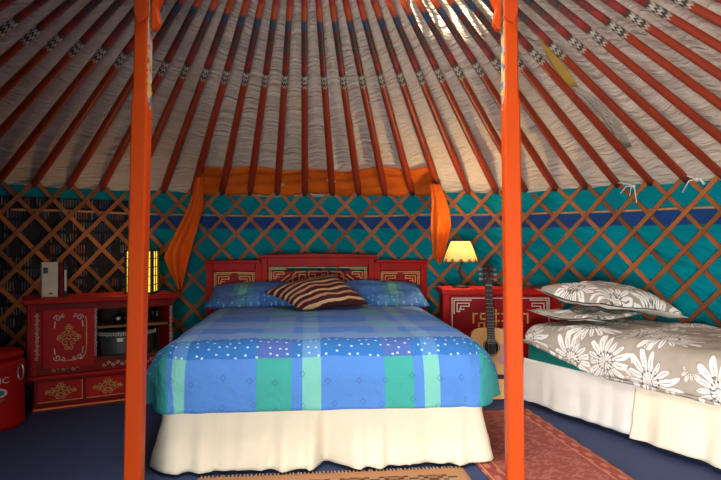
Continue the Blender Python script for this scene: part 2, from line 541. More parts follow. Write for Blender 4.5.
# ------------------------------------------------------------------ mesh builder
class MB:
    def __init__(s):
        s.v, s.f, s.uvs = [], [], []

    def add(s, verts, faces, uvs=None):
        o = len(s.v)
        s.v += [tuple(p) for p in verts]
        s.uvs += list(uvs) if uvs else [(p[0], p[1]) for p in verts]
        s.f += [tuple(i + o for i in f) for f in faces]
        return s

    def box(s, c, d, mat=None):
        x, y, z = d[0] / 2, d[1] / 2, d[2] / 2
        vs = [Vector((i * x, j * y, k * z)) for k in (-1, 1) for j in (-1, 1) for i in (-1, 1)]
        if mat:
            vs = [mat @ p for p in vs]
        vs = [p + Vector(c) for p in vs]
        return s.add(vs, [(0, 2, 3, 1), (4, 5, 7, 6), (0, 1, 5, 4), (2, 6, 7, 3), (0, 4, 6, 2), (1, 3, 7, 5)])

    def prism(s, poly, t0, t1, fn):
        """extrude a 2-D outline; fn(a, b, t) -> point"""
        n = len(poly)
        vs = [fn(a, b, t0) for a, b in poly] + [fn(a, b, t1) for a, b in poly]
        fs = [tuple(range(n))[::-1], tuple(range(n, 2 * n))]
        fs += [(i, (i + 1) % n, n + (i + 1) % n, n + i) for i in range(n)]
        return s.add(vs, fs)

    def lathe(s, prof, seg=32, c=(0, 0, 0), sx=1.0, sy=1.0):
        vs, uv = [], []
        for r, z in prof:
            for k in range(seg):
                a = 2 * pi * k / seg
                vs.append((c[0] + r * cos(a) * sx, c[1] + r * sin(a) * sy, c[2] + z))
                uv.append((a * 0.16, z))
        fs = []
        for i in range(len(prof) - 1):
            for k in range(seg):
                a, b = i * seg + k, i * seg + (k + 1) % seg
                fs.append((a, b, b + seg, a + seg))
        return s.add(vs, fs, uv)

    def tube(s, pts, rad, seg=8, closed=False):
        pts = [Vector(p) for p in pts]
        n = len(pts)
        rad = rad if isinstance(rad, (list, tuple)) else [rad] * n
        vs, uv = [], []
        up = Vector((0, 0, 1))
        L_ = 0.0
        for i, p in enumerate(pts):
            if closed:
                d = pts[(i + 1) % n] - pts[i - 1]
            else:
                d = pts[min(i + 1, n - 1)] - pts[max(i - 1, 0)]
            d.normalize()
            if abs(d.dot(up)) > 0.97:
                up = Vector((0, 1, 0)) if abs(d.y) < 0.9 else Vector((1, 0, 0))
            a = d.cross(up).normalized()
            b = a.cross(d).normalized()
            if i:
                L_ += (pts[i] - pts[i - 1]).length
            for k in range(seg):
                t = 2 * pi * k / seg
                vs.append(p + (a * cos(t) + b * sin(t)) * rad[i])
                uv.append((k / seg, L_))
        fs = []
        for i in range(n if closed else n - 1):
            for k in range(seg):
                p, q = i * seg + k, i * seg + (k + 1) % seg
                r, t = (p + seg) % (n * seg), (q + seg) % (n * seg)
                fs.append((p, q, t, r))
        if not closed:
            fs.append(tuple(range(seg))[::-1])
            fs.append(tuple(range((n - 1) * seg, n * seg)))
        return s.add(vs, fs, uv)

    def grid(s, fn, nu, nv, uvf=None):
        vs, uv = [], []
        for j in range(nv + 1):
            for i in range(nu + 1):
                a, b = i / nu, j / nv
                vs.append(fn(a, b))
                uv.append(uvf(a, b) if uvf else (a, b))
        fs = [(j * (nu + 1) + i, j * (nu + 1) + i + 1, (j + 1) * (nu + 1) + i + 1, (j + 1) * (nu + 1) + i)
              for j in range(nv) for i in range(nu)]
        return s.add(vs, fs, uv)

    def ribbon(s, pts, w, fn, t0=0.0, t1=0.003, closed=False):
        """flat raised line along a 2-D polyline; fn(a, b, t) -> point"""
        P2 = [Vector(p) for p in pts]
        n = len(P2)
        for i in range(n if closed else n - 1):
            p, q = P2[i], P2[(i + 1) % n]
            d = q - p
            if d.length < 1e-6:
                continue
            d.normalize()
            nrm = Vector((-d.y, d.x)) * w / 2
            e = d * w / 2
            poly = [p - e - nrm, q + e - nrm, q + e + nrm, p - e + nrm]
            s.prism([(a.x, a.y) for a in poly], t0, t1, fn)
        return s

    def build(s, name, mat, parent=None, smooth=False, bevel=0.0, solid=0.0, sub=0):
        me = bpy.data.meshes.new(name)
        me.from_pydata(s.v, [], s.f)
        ul = me.uv_layers.new(name='UVMap')
        for lp in me.loops:
            ul.data[lp.index].uv = s.uvs[lp.vertex_index]
        bm = bmesh.new()
        bm.from_mesh(me)
        bmesh.ops.recalc_face_normals(bm, faces=bm.faces)
        bm.to_mesh(me)
        bm.free()
        me.materials.append(mat)
        o = bpy.data.objects.new(name, me)
        COL.objects.link(o)
        if parent is not None:
            o.parent = parent
        if smooth:
            for p in me.polygons:
                p.use_smooth = True
        if solid:
            x = o.modifiers.new('thickness', 'SOLIDIFY')
            x.thickness = solid
            x.offset = 0
        if bevel:
            x = o.modifiers.new('bevel', 'BEVEL')
            x.width = bevel
            x.segments = 2
            x.limit_method = 'ANGLE'
        if sub:
            x = o.modifiers.new('smooth', 'SUBSURF')
            x.levels = sub
            x.render_levels = sub
        return o


def tag(o, label, cat, group=None):
    o['label'] = label
    o['category'] = cat
    if group:
        o['group'] = group
    return o


def thing(name, label, cat, loc=(0, 0, 0), rz=0.0, group=None):
    o = bpy.data.objects.new(name, None)
    o.empty_display_size = 0.1
    COL.objects.link(o)
    o.location = loc
    o.rotation_euler = (0, 0, rz)
    return tag(o, label, cat, group)


def struct(o):
    o['kind'] = 'structure'
    return o


def nz(x, y, z=0.0):
    return noise.noise(Vector((x, y, z)))


XZ = lambda y0, s=-1: (lambda a, b, t: (a, y0 + s * t, b))      # a front plane facing -Y


def at(px, py, Y):
    return Vector(((px - 360.5) / 600 * Y, Y, 1.0 + (243 - py) / 600 * Y))


# ------------------------------------------------------------------ the tent shell
def wall_h(t):
    return 1.398 + 0.004 * cos(3 * t)


def on_wall(t, z, r=RW):
    return Vector((CX + r * sin(t), CY + r * cos(t), z))


def roof_z(r, off=0.0):
    return 2.59 - 0.40 * r + off


MB().lathe([(0.001, 0), (1.0, 0), (2.0, 0), (3.2, 0)], 64, (CX, CY, 0))\
    .build('floor', M['floor'])
struct(bpy.data.objects['floor'])


def wall(name, a0, a1, mat, r=RW + 0.012, z0=0.0, ztop=0.012, nu=None):
    n = nu or max(4, int((a1 - a0) / R_(1.0)))

    def fn(a, b):
        t = a0 + (a1 - a0) * a
        z = z0 + (wall_h(t) + ztop - z0) * b
        rr = r + 0.012 + 0.012 * nz(t * 7 + z * 3, z * 5 - t * 4)
        return on_wall(t, z, rr)
    o = MB().grid(fn, n, 24, lambda a, b: ((a0 + (a1 - a0) * a) * RW, b * 1.45)).build(name, mat, smooth=True)
    return struct(o)


DOOR = R_(10)
wall('wall_back', R_(-40), R_(42), M['teal'])
wall('wall_right', R_(42), pi - DOOR, M['teal'])
wall('wall_left', -pi + DOOR, R_(-40), M['teal'])
# the lintel above the doorway behind the camera
wall('wall_front', pi - DOOR, pi + DOOR, M['teal'], z0=1.33)
lining = wall('trim_1', R_(-125), R_(-32.5), M['print'], r=RW - 0.004, z0=0.01, ztop=-0.075)

# roof lining: a shallow cone with slack between the poles
N_POLE = 81
STEP = 2 * pi / N_POLE
T0 = R_(-5.2)


def roof_fn(a, b):
    t = 2 * pi * a
    r = 0.66 + (3.0 - 0.66) * b
    ph = (t - T0) / STEP
    bulge = 0.020 * (0.5 - 0.5 * cos(2 * pi * ph)) * min(1, r)
    w = 0.016 * nz(t * 7, r * 14) + 0.004 * nz(t * 12, r * 26, 4.0) + 0.02 * nz(t * 2.5, r * 2.5, 3.0)
    z = roof_z(r, 0.055) + bulge + w
    if b > 0.80:
        e = 1.45 - wall_h(t)
        q = (b - 0.80) / 0.20
        z -= e * q + 0.052 * q ** 2 + bulge * q
    return (CX + r * sin(t), CY + r * cos(t), z)


roof = MB().grid(roof_fn, 486, 60, lambda a, b: (2 * pi * a * (0.66 + 2.34 * b), 0.66 + 2.34 * b)).build('ceiling', M['canvas'], smooth=True)
struct(roof)

# crown ring (the wheel that the poles are pegged into), open to the sky
cr = MB()
ring = []
for k in range(48):
    t = 2 * pi * k / 48
    ring.append((CX + 0.63 * cos(t), CY + 0.63 * sin(t), 2.355))
cr.tube(ring, 0.045, 8, True)
for k in range(4):
    t = pi * k / 4 + 0.3
    cr.tube([(CX + 0.62 * cos(t) * q, CY + 0.62 * sin(t) * q, 2.36 + 0.16 * (1 - q * q)) for q in [i / 6 - 1 for i in range(13)]], 0.017, 6)
struct(cr.build('trim_2', M['orange_dark'], smooth=True))

# the blue band and the tan girth rope behind the lattice
struct(MB().grid(lambda a, b: on_wall(R_(-32 + 140 * a), 1.118 + 0.10 * b + 0.012 * nz(a * 40, b), RW + 0.004), 150, 3,
                 lambda a, b: (a * 7, b * 0.1)).build('trim_3', M['band_blue'], smooth=True))
girth = MB().tube([on_wall(R_(-48 + 156 * i / 160), 1.226 + 0.012 * nz(i * 0.07, 5.0), RW - 0.002) for i in range(161)], 0.009, 6)
tag(girth.build('girth_rope', M['rope'], smooth=True), 'tan girth rope running round the teal lining behind the lattice', 'rope')

# lattice walls: three sections of crossed laths
SPAN = 0.46


def lattice(label, a0, a1):
    root = thing('lattice_wall', label, 'lattice', on_wall((a0 + a1) / 2, 0, RW - 0.03))
    inv = Vector(root.location)
    kmin = int(math.floor((a0 - SPAN - T0) / STEP)) - 1
    kmax = int(math.ceil((a1 + SPAN - T0) / STEP)) + 1
    for sgn, rr in ((1, RW - 0.034), (-1, RW - 0.020)):
        for k in range(kmin, kmax):
            tt = T0 + k * STEP
            pts = []
            for i in range(25):
                q = i / 24.0
                t = tt - sgn * SPAN * (1 - q)
                if a0 - 0.012 <= t <= a1 + 0.012:
                    H = wall_h(t)
                    pts.append((t, 0.02 + (H + 0.035 - 0.02) * q, q))
            if len(pts) < 3:
                continue
            m = MB()
            w, th = 0.0145, 0.0055
            slope = sgn * SPAN * RW
            d = hypot(slope, 1.45)
            ex, ez = -1.45 / d * w, slope / d * w
            vs, uv = [], []
            wob = 0.004 * nz(k * 3.3, sgn)
            for t, z, q in pts:
                for (s_, r_) in ((-1, -1), (1, -1), (1, 1), (-1, 1)):
                    p = on_wall(t + s_ * ex / RW + wob, z + s_ * ez, rr + r_ * th)
                    vs.append(p - inv)
                    uv.append((s_, q))
            fs = [(0, 1, 2, 3), tuple(len(vs) - 4 + j for j in (3, 2, 1, 0))]
            for i in range(len(pts) - 1):
                for j in range(4):
                    a, b = i * 4 + j, i * 4 + (j + 1) % 4
                    fs.append((a, b, b + 4, a + 4))
            m.add(vs, fs, uv)
            m.build('lath', M['lath'], root)
    return root


lattice('brown lattice section at the left over dark printed cloth behind the red cabinet', R_(-88), R_(-33))
lattice('brown lattice section over teal cloth behind the double bed headboard', R_(-33), R_(31.7))
lattice('brown lattice section at the right over bright teal cloth beside the floral bed', R_(31.7), R_(95))

# roof poles
ORD = ['first', 'second', 'third', 'fourth', 'fifth', 'sixth', 'seventh', 'eighth', 'ninth', 'tenth', 'eleventh', 'twelfth',
       'thirteenth', 'fourteenth', 'fifteenth', 'sixteenth', 'seventeenth', 'eighteenth', 'nineteenth', 'twentieth']


def pole_mesh():
    m = MB()
    vs, uv, fs = [], [], []
    seg = 8
    rs = [0.64 + (2.89 - 0.64) * i / 24 for i in range(25)]
    for r in rs:
        q = (r - 0.64) / 2.25
        a = 0.0145 + 0.0125 * min(1.0, q * 1.25)
        for k in range(seg):
            t = 2 * pi * (k + 0.5) / seg
            vs.append((a * cos(t), r, roof_z(r, 0.0) + a * 0.9 * sin(t)))
            uv.append((k / seg, r))
    for i in range(24):
        for k in range(seg):
            p, n_ = i * seg + k, i * seg + (k + 1) % seg
            fs.append((p, n_, n_ + seg, p + seg))
    fs.append(tuple(range(seg))[::-1])
    fs.append(tuple(range(24 * seg, 25 * seg)))
    return m.add(vs, fs, uv)


proto = pole_mesh().build('roof_pole', M['pole'], smooth=True)
poles = []
for k in range(-20, 24):
    t = T0 + k * STEP
    o = proto if not poles else proto.copy()
    if poles:
        COL.objects.link(o)
    o.location = (CX, CY, 0.0)
    o.rotation_euler = (0, 0, -t + 0.004 * nz(k * 1.7, 0.3))
    e = 1.45 - wall_h(t)
    o.rotation_euler = (Matrix.Rotation(-t + 0.004 * nz(k * 1.7, 0.3), 4, 'Z') @ Matrix.Rotation(0.0, 4, 'X')).to_euler()
    o.location.z = -e * 0.5
    p = on_wall(t, wall_h(t))
    px = 360.5 + 600 * p.x / p.y if p.y > 0.3 else (9999 if p.x > 0 else -9999)
    poles.append((px, k, o))
poles.sort(key=lambda a: (a[1]))
left = [p for p in poles if p[0] < 131][::-1]
mid = [p for p in poles if 153 <= p[0] < 501]
right = [p for p in poles if p[0] >= 522]
for px, k, o in poles:
    if 131 <= px < 153:
        tag(o, 'russet roof pole whose lower end is hidden behind the left post', 'roof pole', 'painted roof poles')
    elif 501 <= px < 522:
        tag(o, 'russet roof pole whose lower end is hidden behind the right post', 'roof pole', 'painted roof poles')
for i, (px, k, o) in enumerate(left):
    tag(o, 'russet roof pole, %s to the left of the left post counted along the wall' % ORD[i], 'roof pole', 'painted roof poles')
for i, (px, k, o) in enumerate(mid):
    tag(o, 'russet roof pole, %s from the left post of those ending between the two posts' % ORD[i], 'roof pole', 'painted roof poles')
for i, (px, k, o) in enumerate(right):
    tag(o, 'russet roof pole, %s to the right of the right post counted along the wall' % ORD[i], 'roof pole', 'painted roof poles')


# ------------------------------------------------------------------ the two posts
def post(label, xt, xb, inner):
    """xt: X at z = 1.871, xb: X at z = 0.147"""
    Yp = 2.15
    sl = (xt - xb) / (1.871 - 0.147)
    x0 = xb - sl * 0.147
    root = thing('tent_post', label, 'post', (x0, Yp, 0))
    w = 0.029

    def sh(p):
        return (p[0] + sl * p[2], p[1], p[2])
    m = MB()
    prof = [(0.0, w), (0.5, w), (1.44, w), (1.49, w), (1.53, w - 0.004), (2.325, w - 0.004)]
    vs, fs = [], []
    c = 0.006
    for z, a in prof:
        for (i, j) in ((-a + c, -a), (a - c, -a), (a, -a + c), (a, a - c), (a - c, a), (-a + c, a), (-a, a - c), (-a, -a + c)):
            vs.append(sh((i, j, z)))
    for i in range(len(prof) - 1):
        for k in range(8):
            a, b = i * 8 + k, i * 8 + (k + 1) % 8
            fs.append((a, b, b + 8, a + 8))
    fs += [tuple(range(8))[::-1], tuple(range(len(vs) - 8, len(vs)))]
    m.add(vs, fs)
    m.build('shaft', M['orange_post'], root)
    # painted moulding down the inner side of the upper shaft, ending in a pointed tip
    mm = MB()
    poly = [(-0.02, 2.2), (0.02, 2.2), (0.02, 1.56), (0.012, 1.52), (0.0, 1.485), (-0.012, 1.52), (-0.02, 1.56)]
    mm.prism(poly, w - 0.008, w - 0.002, lambda a, b, t: sh((inner * t, a, b)))
    mm.build('painted_moulding', M['postpaint'], root)
    tip = MB()
    tip.prism([(-0.020, 1.545), (0.020, 1.545), (0.014, 1.515), (0.0, 1.475), (-0.014, 1.515)], w - 0.004, w + 0.002, lambda a, b, t: sh((inner * t, a, b)))
    tip.build('moulding_tip', M['postpaint'], root)
    # scrolled bracket at the top of the post
    b = MB()
    out = [(0.0, 1.76), (0.014, 1.765), (0.026, 1.785), (0.022, 1.81), (0.016, 1.84), (0.03, 1.87), (0.06, 1.93), (0.075, 2.0), (0.11, 2.08),
           (0.17, 2.16), (0.26, 2.22), (0.28, 2.32), (0.0, 2.32)]
    b.prism([(inner * (w + 0.006 + a), z) for a, z in out], -0.018, 0.018, lambda a, z, t: sh((a, t, z)))
    b.build('scroll_bracket', M['orange_post'], root, bevel=0.003)
    # carved plate on the face of the post
    f = MB()
    plate = [(-0.028, 2.32), (0.02, 2.32), (0.021, 1.82), (0.012, 1.79), (0.004, 1.775), (-0.012, 1.785), (-0.028, 1.80)]
    f.prism([(-inner * a, z) for a, z in plate], w - 0.006, w + 0.012, lambda a, z, t: sh((a, -t, z)))
    f.build('carved_plate', M['orange_dark'], root, bevel=0.003)
    return root


post('orange wooden post standing left of the double bed foot', -0.778, -0.810, 1)
post('orange wooden post standing between the double bed and the floral bed', 0.534, 0.552, -1)

# ------------------------------------------------------------------ orange drape
dr = thing('orange_drape', 'orange cloth strip along the roof edge with two hanging tails above the headboard', 'drape', (CX, CY + 2.7, 1.5))
dl = Vector(dr.location)


def theta_of_px(px):
    u = (px - 360.5) / 600
    A = 1 + u * u
    B = -2 * CY - 2 * u * CX
    C = CX * CX + CY * CY - RW * RW
    t = (-B + sqrt(B * B - 4 * A * C)) / (2 * A)
    return atan2(u * t - CX, t - CY)


ta, tb = theta_of_px(199), theta_of_px(440)


def valance(a, b):
    t = ta + (tb - ta) * a
    r = 2.60 + 0.27 * b + 0.02 * sin(a * 23)
    ph = (t - T0) / STEP
    sag = 0.013 * abs(sin(pi * ph))
    return Vector((CX + r * sin(t), CY + r * cos(t), roof_z(r, 0.028) - sag * (0.3 + b) + 0.006 * nz(a * 60, b * 9) - 0.062 * b ** 3 + 0.008 * sin(b * 16 + a * 9))) - dl


MB().grid(valance, 110, 12, lambda a, b: (a * 1.9, b * 0.28)).build('valance', M['orange'], dr, smooth=True, solid=0.003)


def tail(Lp, Rp, Y0, amp, folds):
    """hanging cloth between a left and a right edge, both lists of (px, py)"""
    def edge(P_, q):
        x = q * (len(P_) - 1)
        i = min(int(x), len(P_) - 2)
        f = x - i
        return (P_[i][0] * (1 - f) + P_[i + 1][0] * f, P_[i][1] * (1 - f) + P_[i + 1][1] * f)

    def fn(a, b):
        l, r = edge(Lp, b), edge(Rp, b)
        px, py = l[0] + (r[0] - l[0]) * a, l[1] + (r[1] - l[1]) * a
        return at(px, py, Y0 + amp * sin(folds * a * pi + b * 2) * min(1, 0.3 + b) + 0.01 * nz(a * 5, b * 5)) - dl
    return MB().grid(fn, 26, 40, lambda a, b: (a * 0.6, b * 0.8))


tail([(196, 176), (192, 196), (186, 212), (176, 232), (164, 257), (167, 265), (173, 278), (179, 291)],
     [(203, 172), (203.5, 190), (203, 206), (199, 222), (194, 240), (190, 256), (186, 272), (181, 292)], 4.52, 0.030, 3.3).build('drape_tail', M['orange'], dr, smooth=True, solid=0.003)
tail([(430, 183), (432, 200), (431, 216), (431, 230), (432, 244), (433, 256), (438, 263)],
     [(440, 184), (446, 199), (450, 213), (451, 226), (448, 240), (445, 252), (440, 264)], 4.60, 0.028, 3.2).build('drape_tail', M['orange'], dr, smooth=True, solid=0.003)

# yellow slit patch in the roof lining and torn flap at the right
def on_roof(px, py, off):
    u, v = (px - 360.5) / 600, (243 - py) / 600
    t = 3.0
    for _ in range(60):
        r = hypot(u * t - CX, t - CY)
        f = (1 + v * t) - roof_z(r, off)
        r2 = hypot(u * (t + 1e-3) - CX, t + 1e-3 - CY)
        g = ((1 + v * (t + 1e-3)) - roof_z(r2, off) - f) / 1e-3
        t -= f / g
    return Vector((u * t, t, 1 + v * t))


sl = MB()
LP = [(541, 42), (546, 52), (551, 62), (557, 72), (566, 84), (578, 88)]
RP = [(543, 41), (552, 50), (561, 61), (569, 72), (575, 81), (579, 87)]
sl.grid(lambda a, b: on_roof(LP[round(b * 5)][0] * (1 - a) + RP[round(b * 5)][0] * a, LP[round(b * 5)][1] * (1 - a) + RP[round(b * 5)][1] * a, 0.034), 4, 5)
tag(sl.build('lining_patch', M['yellow_cloth'], smooth=True, solid=0.004), 'narrow yellow patch showing in the white roof lining right of the right post', 'patch')
fl = MB()
FP = [(572, 86), (588, 100), (598, 112), (608, 124), (617, 138), (626, 148)]
FQ = [(580, 88), (600, 102), (612, 115), (622, 128), (628, 139), (632, 146)]
fl.grid(lambda a, b: on_roof(FP[round(b * 5)][0] * (1 - a) + FQ[round(b * 5)][0] * a, FP[round(b * 5)][1] * (1 - a) + FQ[round(b * 5)][1] * a, 0.012 + 0.003 * sin(b * 9)), 4, 5)
tag(fl.build('lining_flap', M['canvas'], smooth=True, solid=0.004), 'loose seam flap of pale canvas below the yellow roof patch', 'flap')


def tie(label, px, py, kind):
    t = theta_of_px(px)
    p = on_wall(t, 0, RW - 0.055)
    z = 1.0 + (243 - py) / 600 * p.y
    root = thing('tie_string', label, 'string', (p.x, p.y, z), -t, 'white tie strings at the roof edge')
    pr = random.Random(kind)
    for a in range(4):
        dx, dz = pr.uniform(-0.09, 0.09), pr.uniform(-0.12, -0.03)
        if a == 0:
            dx, dz = -0.10, 0.03
        MB().tube([(0, 0, 0), (dx * 0.5, -0.012, dz * 0.3 + 0.015), (dx, -0.006, dz)], 0.004, 5).build('string_end', M['string'], root, smooth=True)
    MB().lathe([(0.001, -0.012), (0.012, -0.004), (0.013, 0.004), (0.001, 0.012)], 10).build('knot', M['string'], root, smooth=True)


tie('white tie string knotted at the roof edge above the floral pillows', 637, 186, 3)
tie('white tie string knotted at the roof edge in the far right corner', 701, 179, 5)

# ------------------------------------------------------------------ double bed
BR = R_(5)
bed = thing('double_bed', 'double bed with carved red and gold headboard and cream bed skirt', 'bed', (-0.155, 2.70, 0), BR)
# local: +y towards the head, foot of the base at y = 0
BW, BL = 0.75, 2.0
MB().box((0, BL / 2, 0.18), (1.46, BL - 0.04, 0.22)).build('bed_base', M['hide_brown'], bed, bevel=0.02)
MB().box((0, BL / 2, 0.402), (1.46, BL - 0.03, 0.19)).build('mattress', M['blue_sheet'], bed, bevel=0.05)


def u_path(n, hw, hl, rc):
    """points and outward normals: head left -> foot left -> foot right -> head right"""
    out = []
    segs = [('l', hl - rc), ('c', rc * pi / 2), ('f', 2 * (hw - rc)), ('c2', rc * pi / 2), ('r', hl - rc)]
    tot = sum(s[1] for s in segs)
    for i in range(n + 1):
        d = tot * i / n
        for nm, ln in segs:
            if d <= ln + 1e-9 or nm == 'r':
                break
            d -= ln
        if nm == 'l':
            out.append((-hw, hl - d, -1, 0, tot * i / n))
        elif nm == 'c':
            a = d / rc
            out.append((-hw + rc - rc * cos(a), rc - rc * sin(a), -cos(a), -sin(a), tot * i / n))
        elif nm == 'f':
            out.append((-hw + rc + d, 0, 0, -1, tot * i / n))
        elif nm == 'c2':
            a = d / rc
            out.append((hw - rc + rc * sin(a), rc - rc * cos(a), sin(a), -cos(a), tot * i / n))
        else:
            out.append((hw, rc + d, 1, 0, tot * i / n))
    return out


def skirt(hw, hl, z0, z1, flare, amp, seed):
    n = 360
    P_ = u_path(n, hw, hl, 0.06)

    def fn(a, b):
        x, y, nx, ny, s = P_[round(a * n)]
        q = 1 - b
        pl = 0.5 * nz(s * 3.1, seed) + 0.6 * nz(s * 6.7, seed + 4) - 1.1 * abs(nz(s * 4.6 + 0.12 * q, seed + 11)) ** 0.7 + 0.3 + 0.75 * nz(s * 13.0 + 3, seed + 7) + 0.25 * nz(s * 5 + q, q * 1.5, seed)
        cr_ = 0.006 * nz(s * 11 + q * 5, q * 3, seed + 2)
        o = 0.012 + flare * q + amp * q ** 0.8 * pl + cr_ * q
        if ny < -0.9 and -0.085 < x < -0.02:
            o += 0.022 * q ** 0.6
        zz = z0 + (z1 - z0) * b
        if b < 0.02:
            zz = z0 + 0.004 * nz(s * 3, seed)
        return (x + nx * o, y + ny * o, zz)
    return MB().grid(fn, n, 20, lambda a, b: (P_[round(a * n)][4], b * (z1 - z0)))


skirt(BW - 0.045, BL - 0.03, 0.016, 0.30, 0.045, 0.085, 1.0).build('bed_skirt', M['cream'], bed, smooth=True, solid=0.003)

# headboard: a raised middle panel between two lower ones, set in a moulded frame
HBY = BL + 0.04
m = MB()
MB().box((0, HBY + 0.012, 0.40), (1.70, 0.03, 0.76)).build('headboard', M['red_panel'], bed, bevel=0.003)
HB = [o for o in bed.children if o.name.startswith('headboard')][0]


def frame_rect(mb, x0, x1, z0, z1, wx, wt, wb, y, t):
    fn = XZ(y)
    mb.prism([(x0, z0), (x0 + wx, z0), (x0 + wx, z1), (x0, z1)], -0.004, t, fn)
    mb.prism([(x1 - wx, z0), (x1, z0), (x1, z1), (x1 - wx, z1)], -0.004, t, fn)
    mb.prism([(x0 + wx, z1 - wt), (x1 - wx, z1 - wt), (x1 - wx, z1), (x0 + wx, z1)], -0.004, t, fn)
    mb.prism([(x0 + wx, z0), (x1 - wx, z0), (x1 - wx, z0 + wb), (x0 + wx, z0 + wb)], -0.004, t, fn)
    return mb


fr = MB()
FY = HBY
frame_rect(fr, -0.865, -0.44, 0.02, 0.845, 0.05, 0.062, 0.05, FY, 0.022)
frame_rect(fr, 0.44, 0.865, 0.02, 0.845, 0.05, 0.062, 0.05, FY, 0.022)
frame_rect(fr, -0.44, 0.44, 0.02, 0.885, 0.045, 0.066, 0.05, FY, 0.032)
fr.build('moulded_frame', M['red'], HB, bevel=0.004)
cap = MB()
cap.prism([(-0.875, 0.845), (-0.45, 0.845), (-0.45, 0.868), (-0.875, 0.862)], -0.04, 0.03, XZ(FY))
cap.prism([(0.45, 0.845), (0.875, 0.845), (0.875, 0.862), (0.45, 0.868)], -0.04, 0.03, XZ(FY))
arch = [(-0.46, 0.885)] + [(0.46 * (2 * i / 20 - 1), 0.905 + 0.012 * (1 - (2 * i / 20 - 1) ** 2)) for i in range(21)] + [(0.46, 0.885)]
cap.prism(arch, -0.04, 0.04, XZ(FY))
cap.build('top_rail', M['red'], HB, bevel=0.004)


def corner_fret(mb, x, z, sx, sz, u, w, fn):
    L1 = [(0, -7), (0, 0), (9, 0)]
    L2 = [(1.6, -6), (1.6, -1.6), (8, -1.6), (8, -3.2), (3.4, -3.2), (3.4, -4.8), (5.2, -4.8)]
    L3 = [(1.6, -6), (3.0, -6), (3.0, -4.6)]
    for ln in (L1, L2, L3):
        mb.ribbon([(x + sx * a * u, z + sz * b * u) for a, b in ln], w, fn)


def fret_panel(x0, x1, z0, z1, big):
    fn = XZ(FY - 0.001)
    g = MB()
    u = 0.0125
    g.ribbon([(x0, z0), (x0, z1), (x1, z1), (x1, z0)], 0.006, fn, closed=True)
    corner_fret(g, x0 + 0.012, z1 - 0.012, 1, 1, u, 0.006, fn)
    corner_fret(g, x1 - 0.012, z1 - 0.012, -1, 1, u, 0.006, fn)
    corner_fret(g, x0 + 0.012, z0 + 0.012, 1, -1, u, 0.006, fn)
    corner_fret(g, x1 - 0.012, z0 + 0.012, -1, -1, u, 0.006, fn)
    cx_ = (x0 + x1) / 2
    cz = z1 - 0.03 if big else (z0 + z1) / 2 + 0.10
    h = MB()

    def half(lines, k, w=0.008):
        for ln in lines:
            for s in (-1, 1):
                h.ribbon([(cx_ + s * a * k, cz + b * k) for a, b in ln], w, fn)
    if big:
        half([[(0, 0), (6, 0), (6, -4), (2, -4), (2, -2), (4, -2)], [(0, -6), (2, -6), (2, -8), (8, -8), (8, -2), (12, -2), (12, -6), (10, -6), (10, -4)],
              [(8, 0), (14, -0.5), (16, -3), (16, -8), (12, -8)], [(14, -3), (18, -5), (22, -8), (18, -8), (18, -10), (4, -10)], [(0, -9), (0, -3)],
              [(6, -6), (4, -6), (4, -10)], [(18, -2), (23, -6)]], 0.0125)
    else:
        half([[(0, 3), (3, 3), (3, 1), (6, 1), (6, 5), (2, 5), (2, 7), (0, 7)], [(8, 3), (8, -2), (4, -2), (4, -5), (7, -5), (7, -8), (0, -8)],
              [(0, 0), (1.5, 0), (1.5, -6), (3, -6)], [(5, 3), (5, 7), (8, 7), (8, 5)]], 0.0115, 0.007)
    return g, h


for x0, x1, z1, big in ((-0.805, -0.50, 0.772, 0), (0.50, 0.805, 0.772, 0), (-0.38, 0.38, 0.808, 1)):
    g, h = fret_panel(x0, x1, 0.09, z1, big)
    g.build('fret_border', M['gold'], HB)
    h.build('fret_ornament', M['gold'], HB)

# duvet draped over the double bed
BMo = Matrix.Translation((-0.155, 2.70, 0)) @ Matrix.Rotation(BR, 4, 'Z')
TOP = 0.54


def drape_fn(hw, hl, top, rc, redge, drop_side, drop_foot, flare, wave, seed, crown, head_open=0.0):
    """cloth lying on a box-shaped bed: local x across, y from the foot (0) to the head (hl)"""
    def fn(a, b):
        # cloth coordinates
        ix, iy = hw - rc, rc
        ca = (hw + drop_side) * (2 * a - 1)
        cb = -drop_foot + (hl - head_open + drop_foot) * b
        da = max(0.0, abs(ca) - ix)
        db = max(0.0, iy - cb)
        sg = 1 if ca >= 0 else -1
        bx, by = max(-ix, min(ix, ca)), max(iy, cb)
        d = max(da, db)
        if da == 0 and db == 0:
            nx, ny = 0.0, 0.0
        else:
            L_ = hypot(da, db)
            nx, ny = sg * da / L_, -db / L_
        d0 = rc - redge                       # still flat
        if d <= d0:
            o, dz = d, 0.0
        elif d <= d0 + redge * pi / 2:
            t = (d - d0) / redge
            o, dz = d0 + redge * sin(t), redge * (1 - cos(t))
        else:
            o, dz = rc, redge + (d - d0 - redge * pi / 2)
        q = max(0.0, dz - redge * 0.6)
        run = (ca if abs(ny) > 0.7 else cb) if d > 0 else 0
        s = sg * (ca if da == 0 else ix) + (cb if db == 0 else -db * 0.6) * 1.0
        o += flare * q + wave * q * (nz(s * 3.2, seed) + 0.5 * nz(s * 8, seed + 3)) * 3.0
        if da > 0 and db > 0:
            ang = atan2(db, da)
            o += 0.12 * q * (sin(ang * 2) ** 2) + 0.10 * q * sin(ang * 6)
        x, y = bx + nx * o, by + ny * o
        e = max(0.0, 1 - (x / (hw + 0.05)) ** 4) * max(0.0, 1 - ((y - hl / 2) / (hl / 2 + 0.05)) ** 6)
        z = top - dz + crown * e + (0.010 * nz(x * 4.3, y * 4.3, seed) + 0.006 * nz(x * 11, y * 9, seed)) * (1 if d < rc else 0.3)
        return (x, y, z)

    def uvf(a, b):
        return ((hw + drop_side) * (2 * a - 1), (hl - head_open + drop_foot) * b)
    return fn, uvf


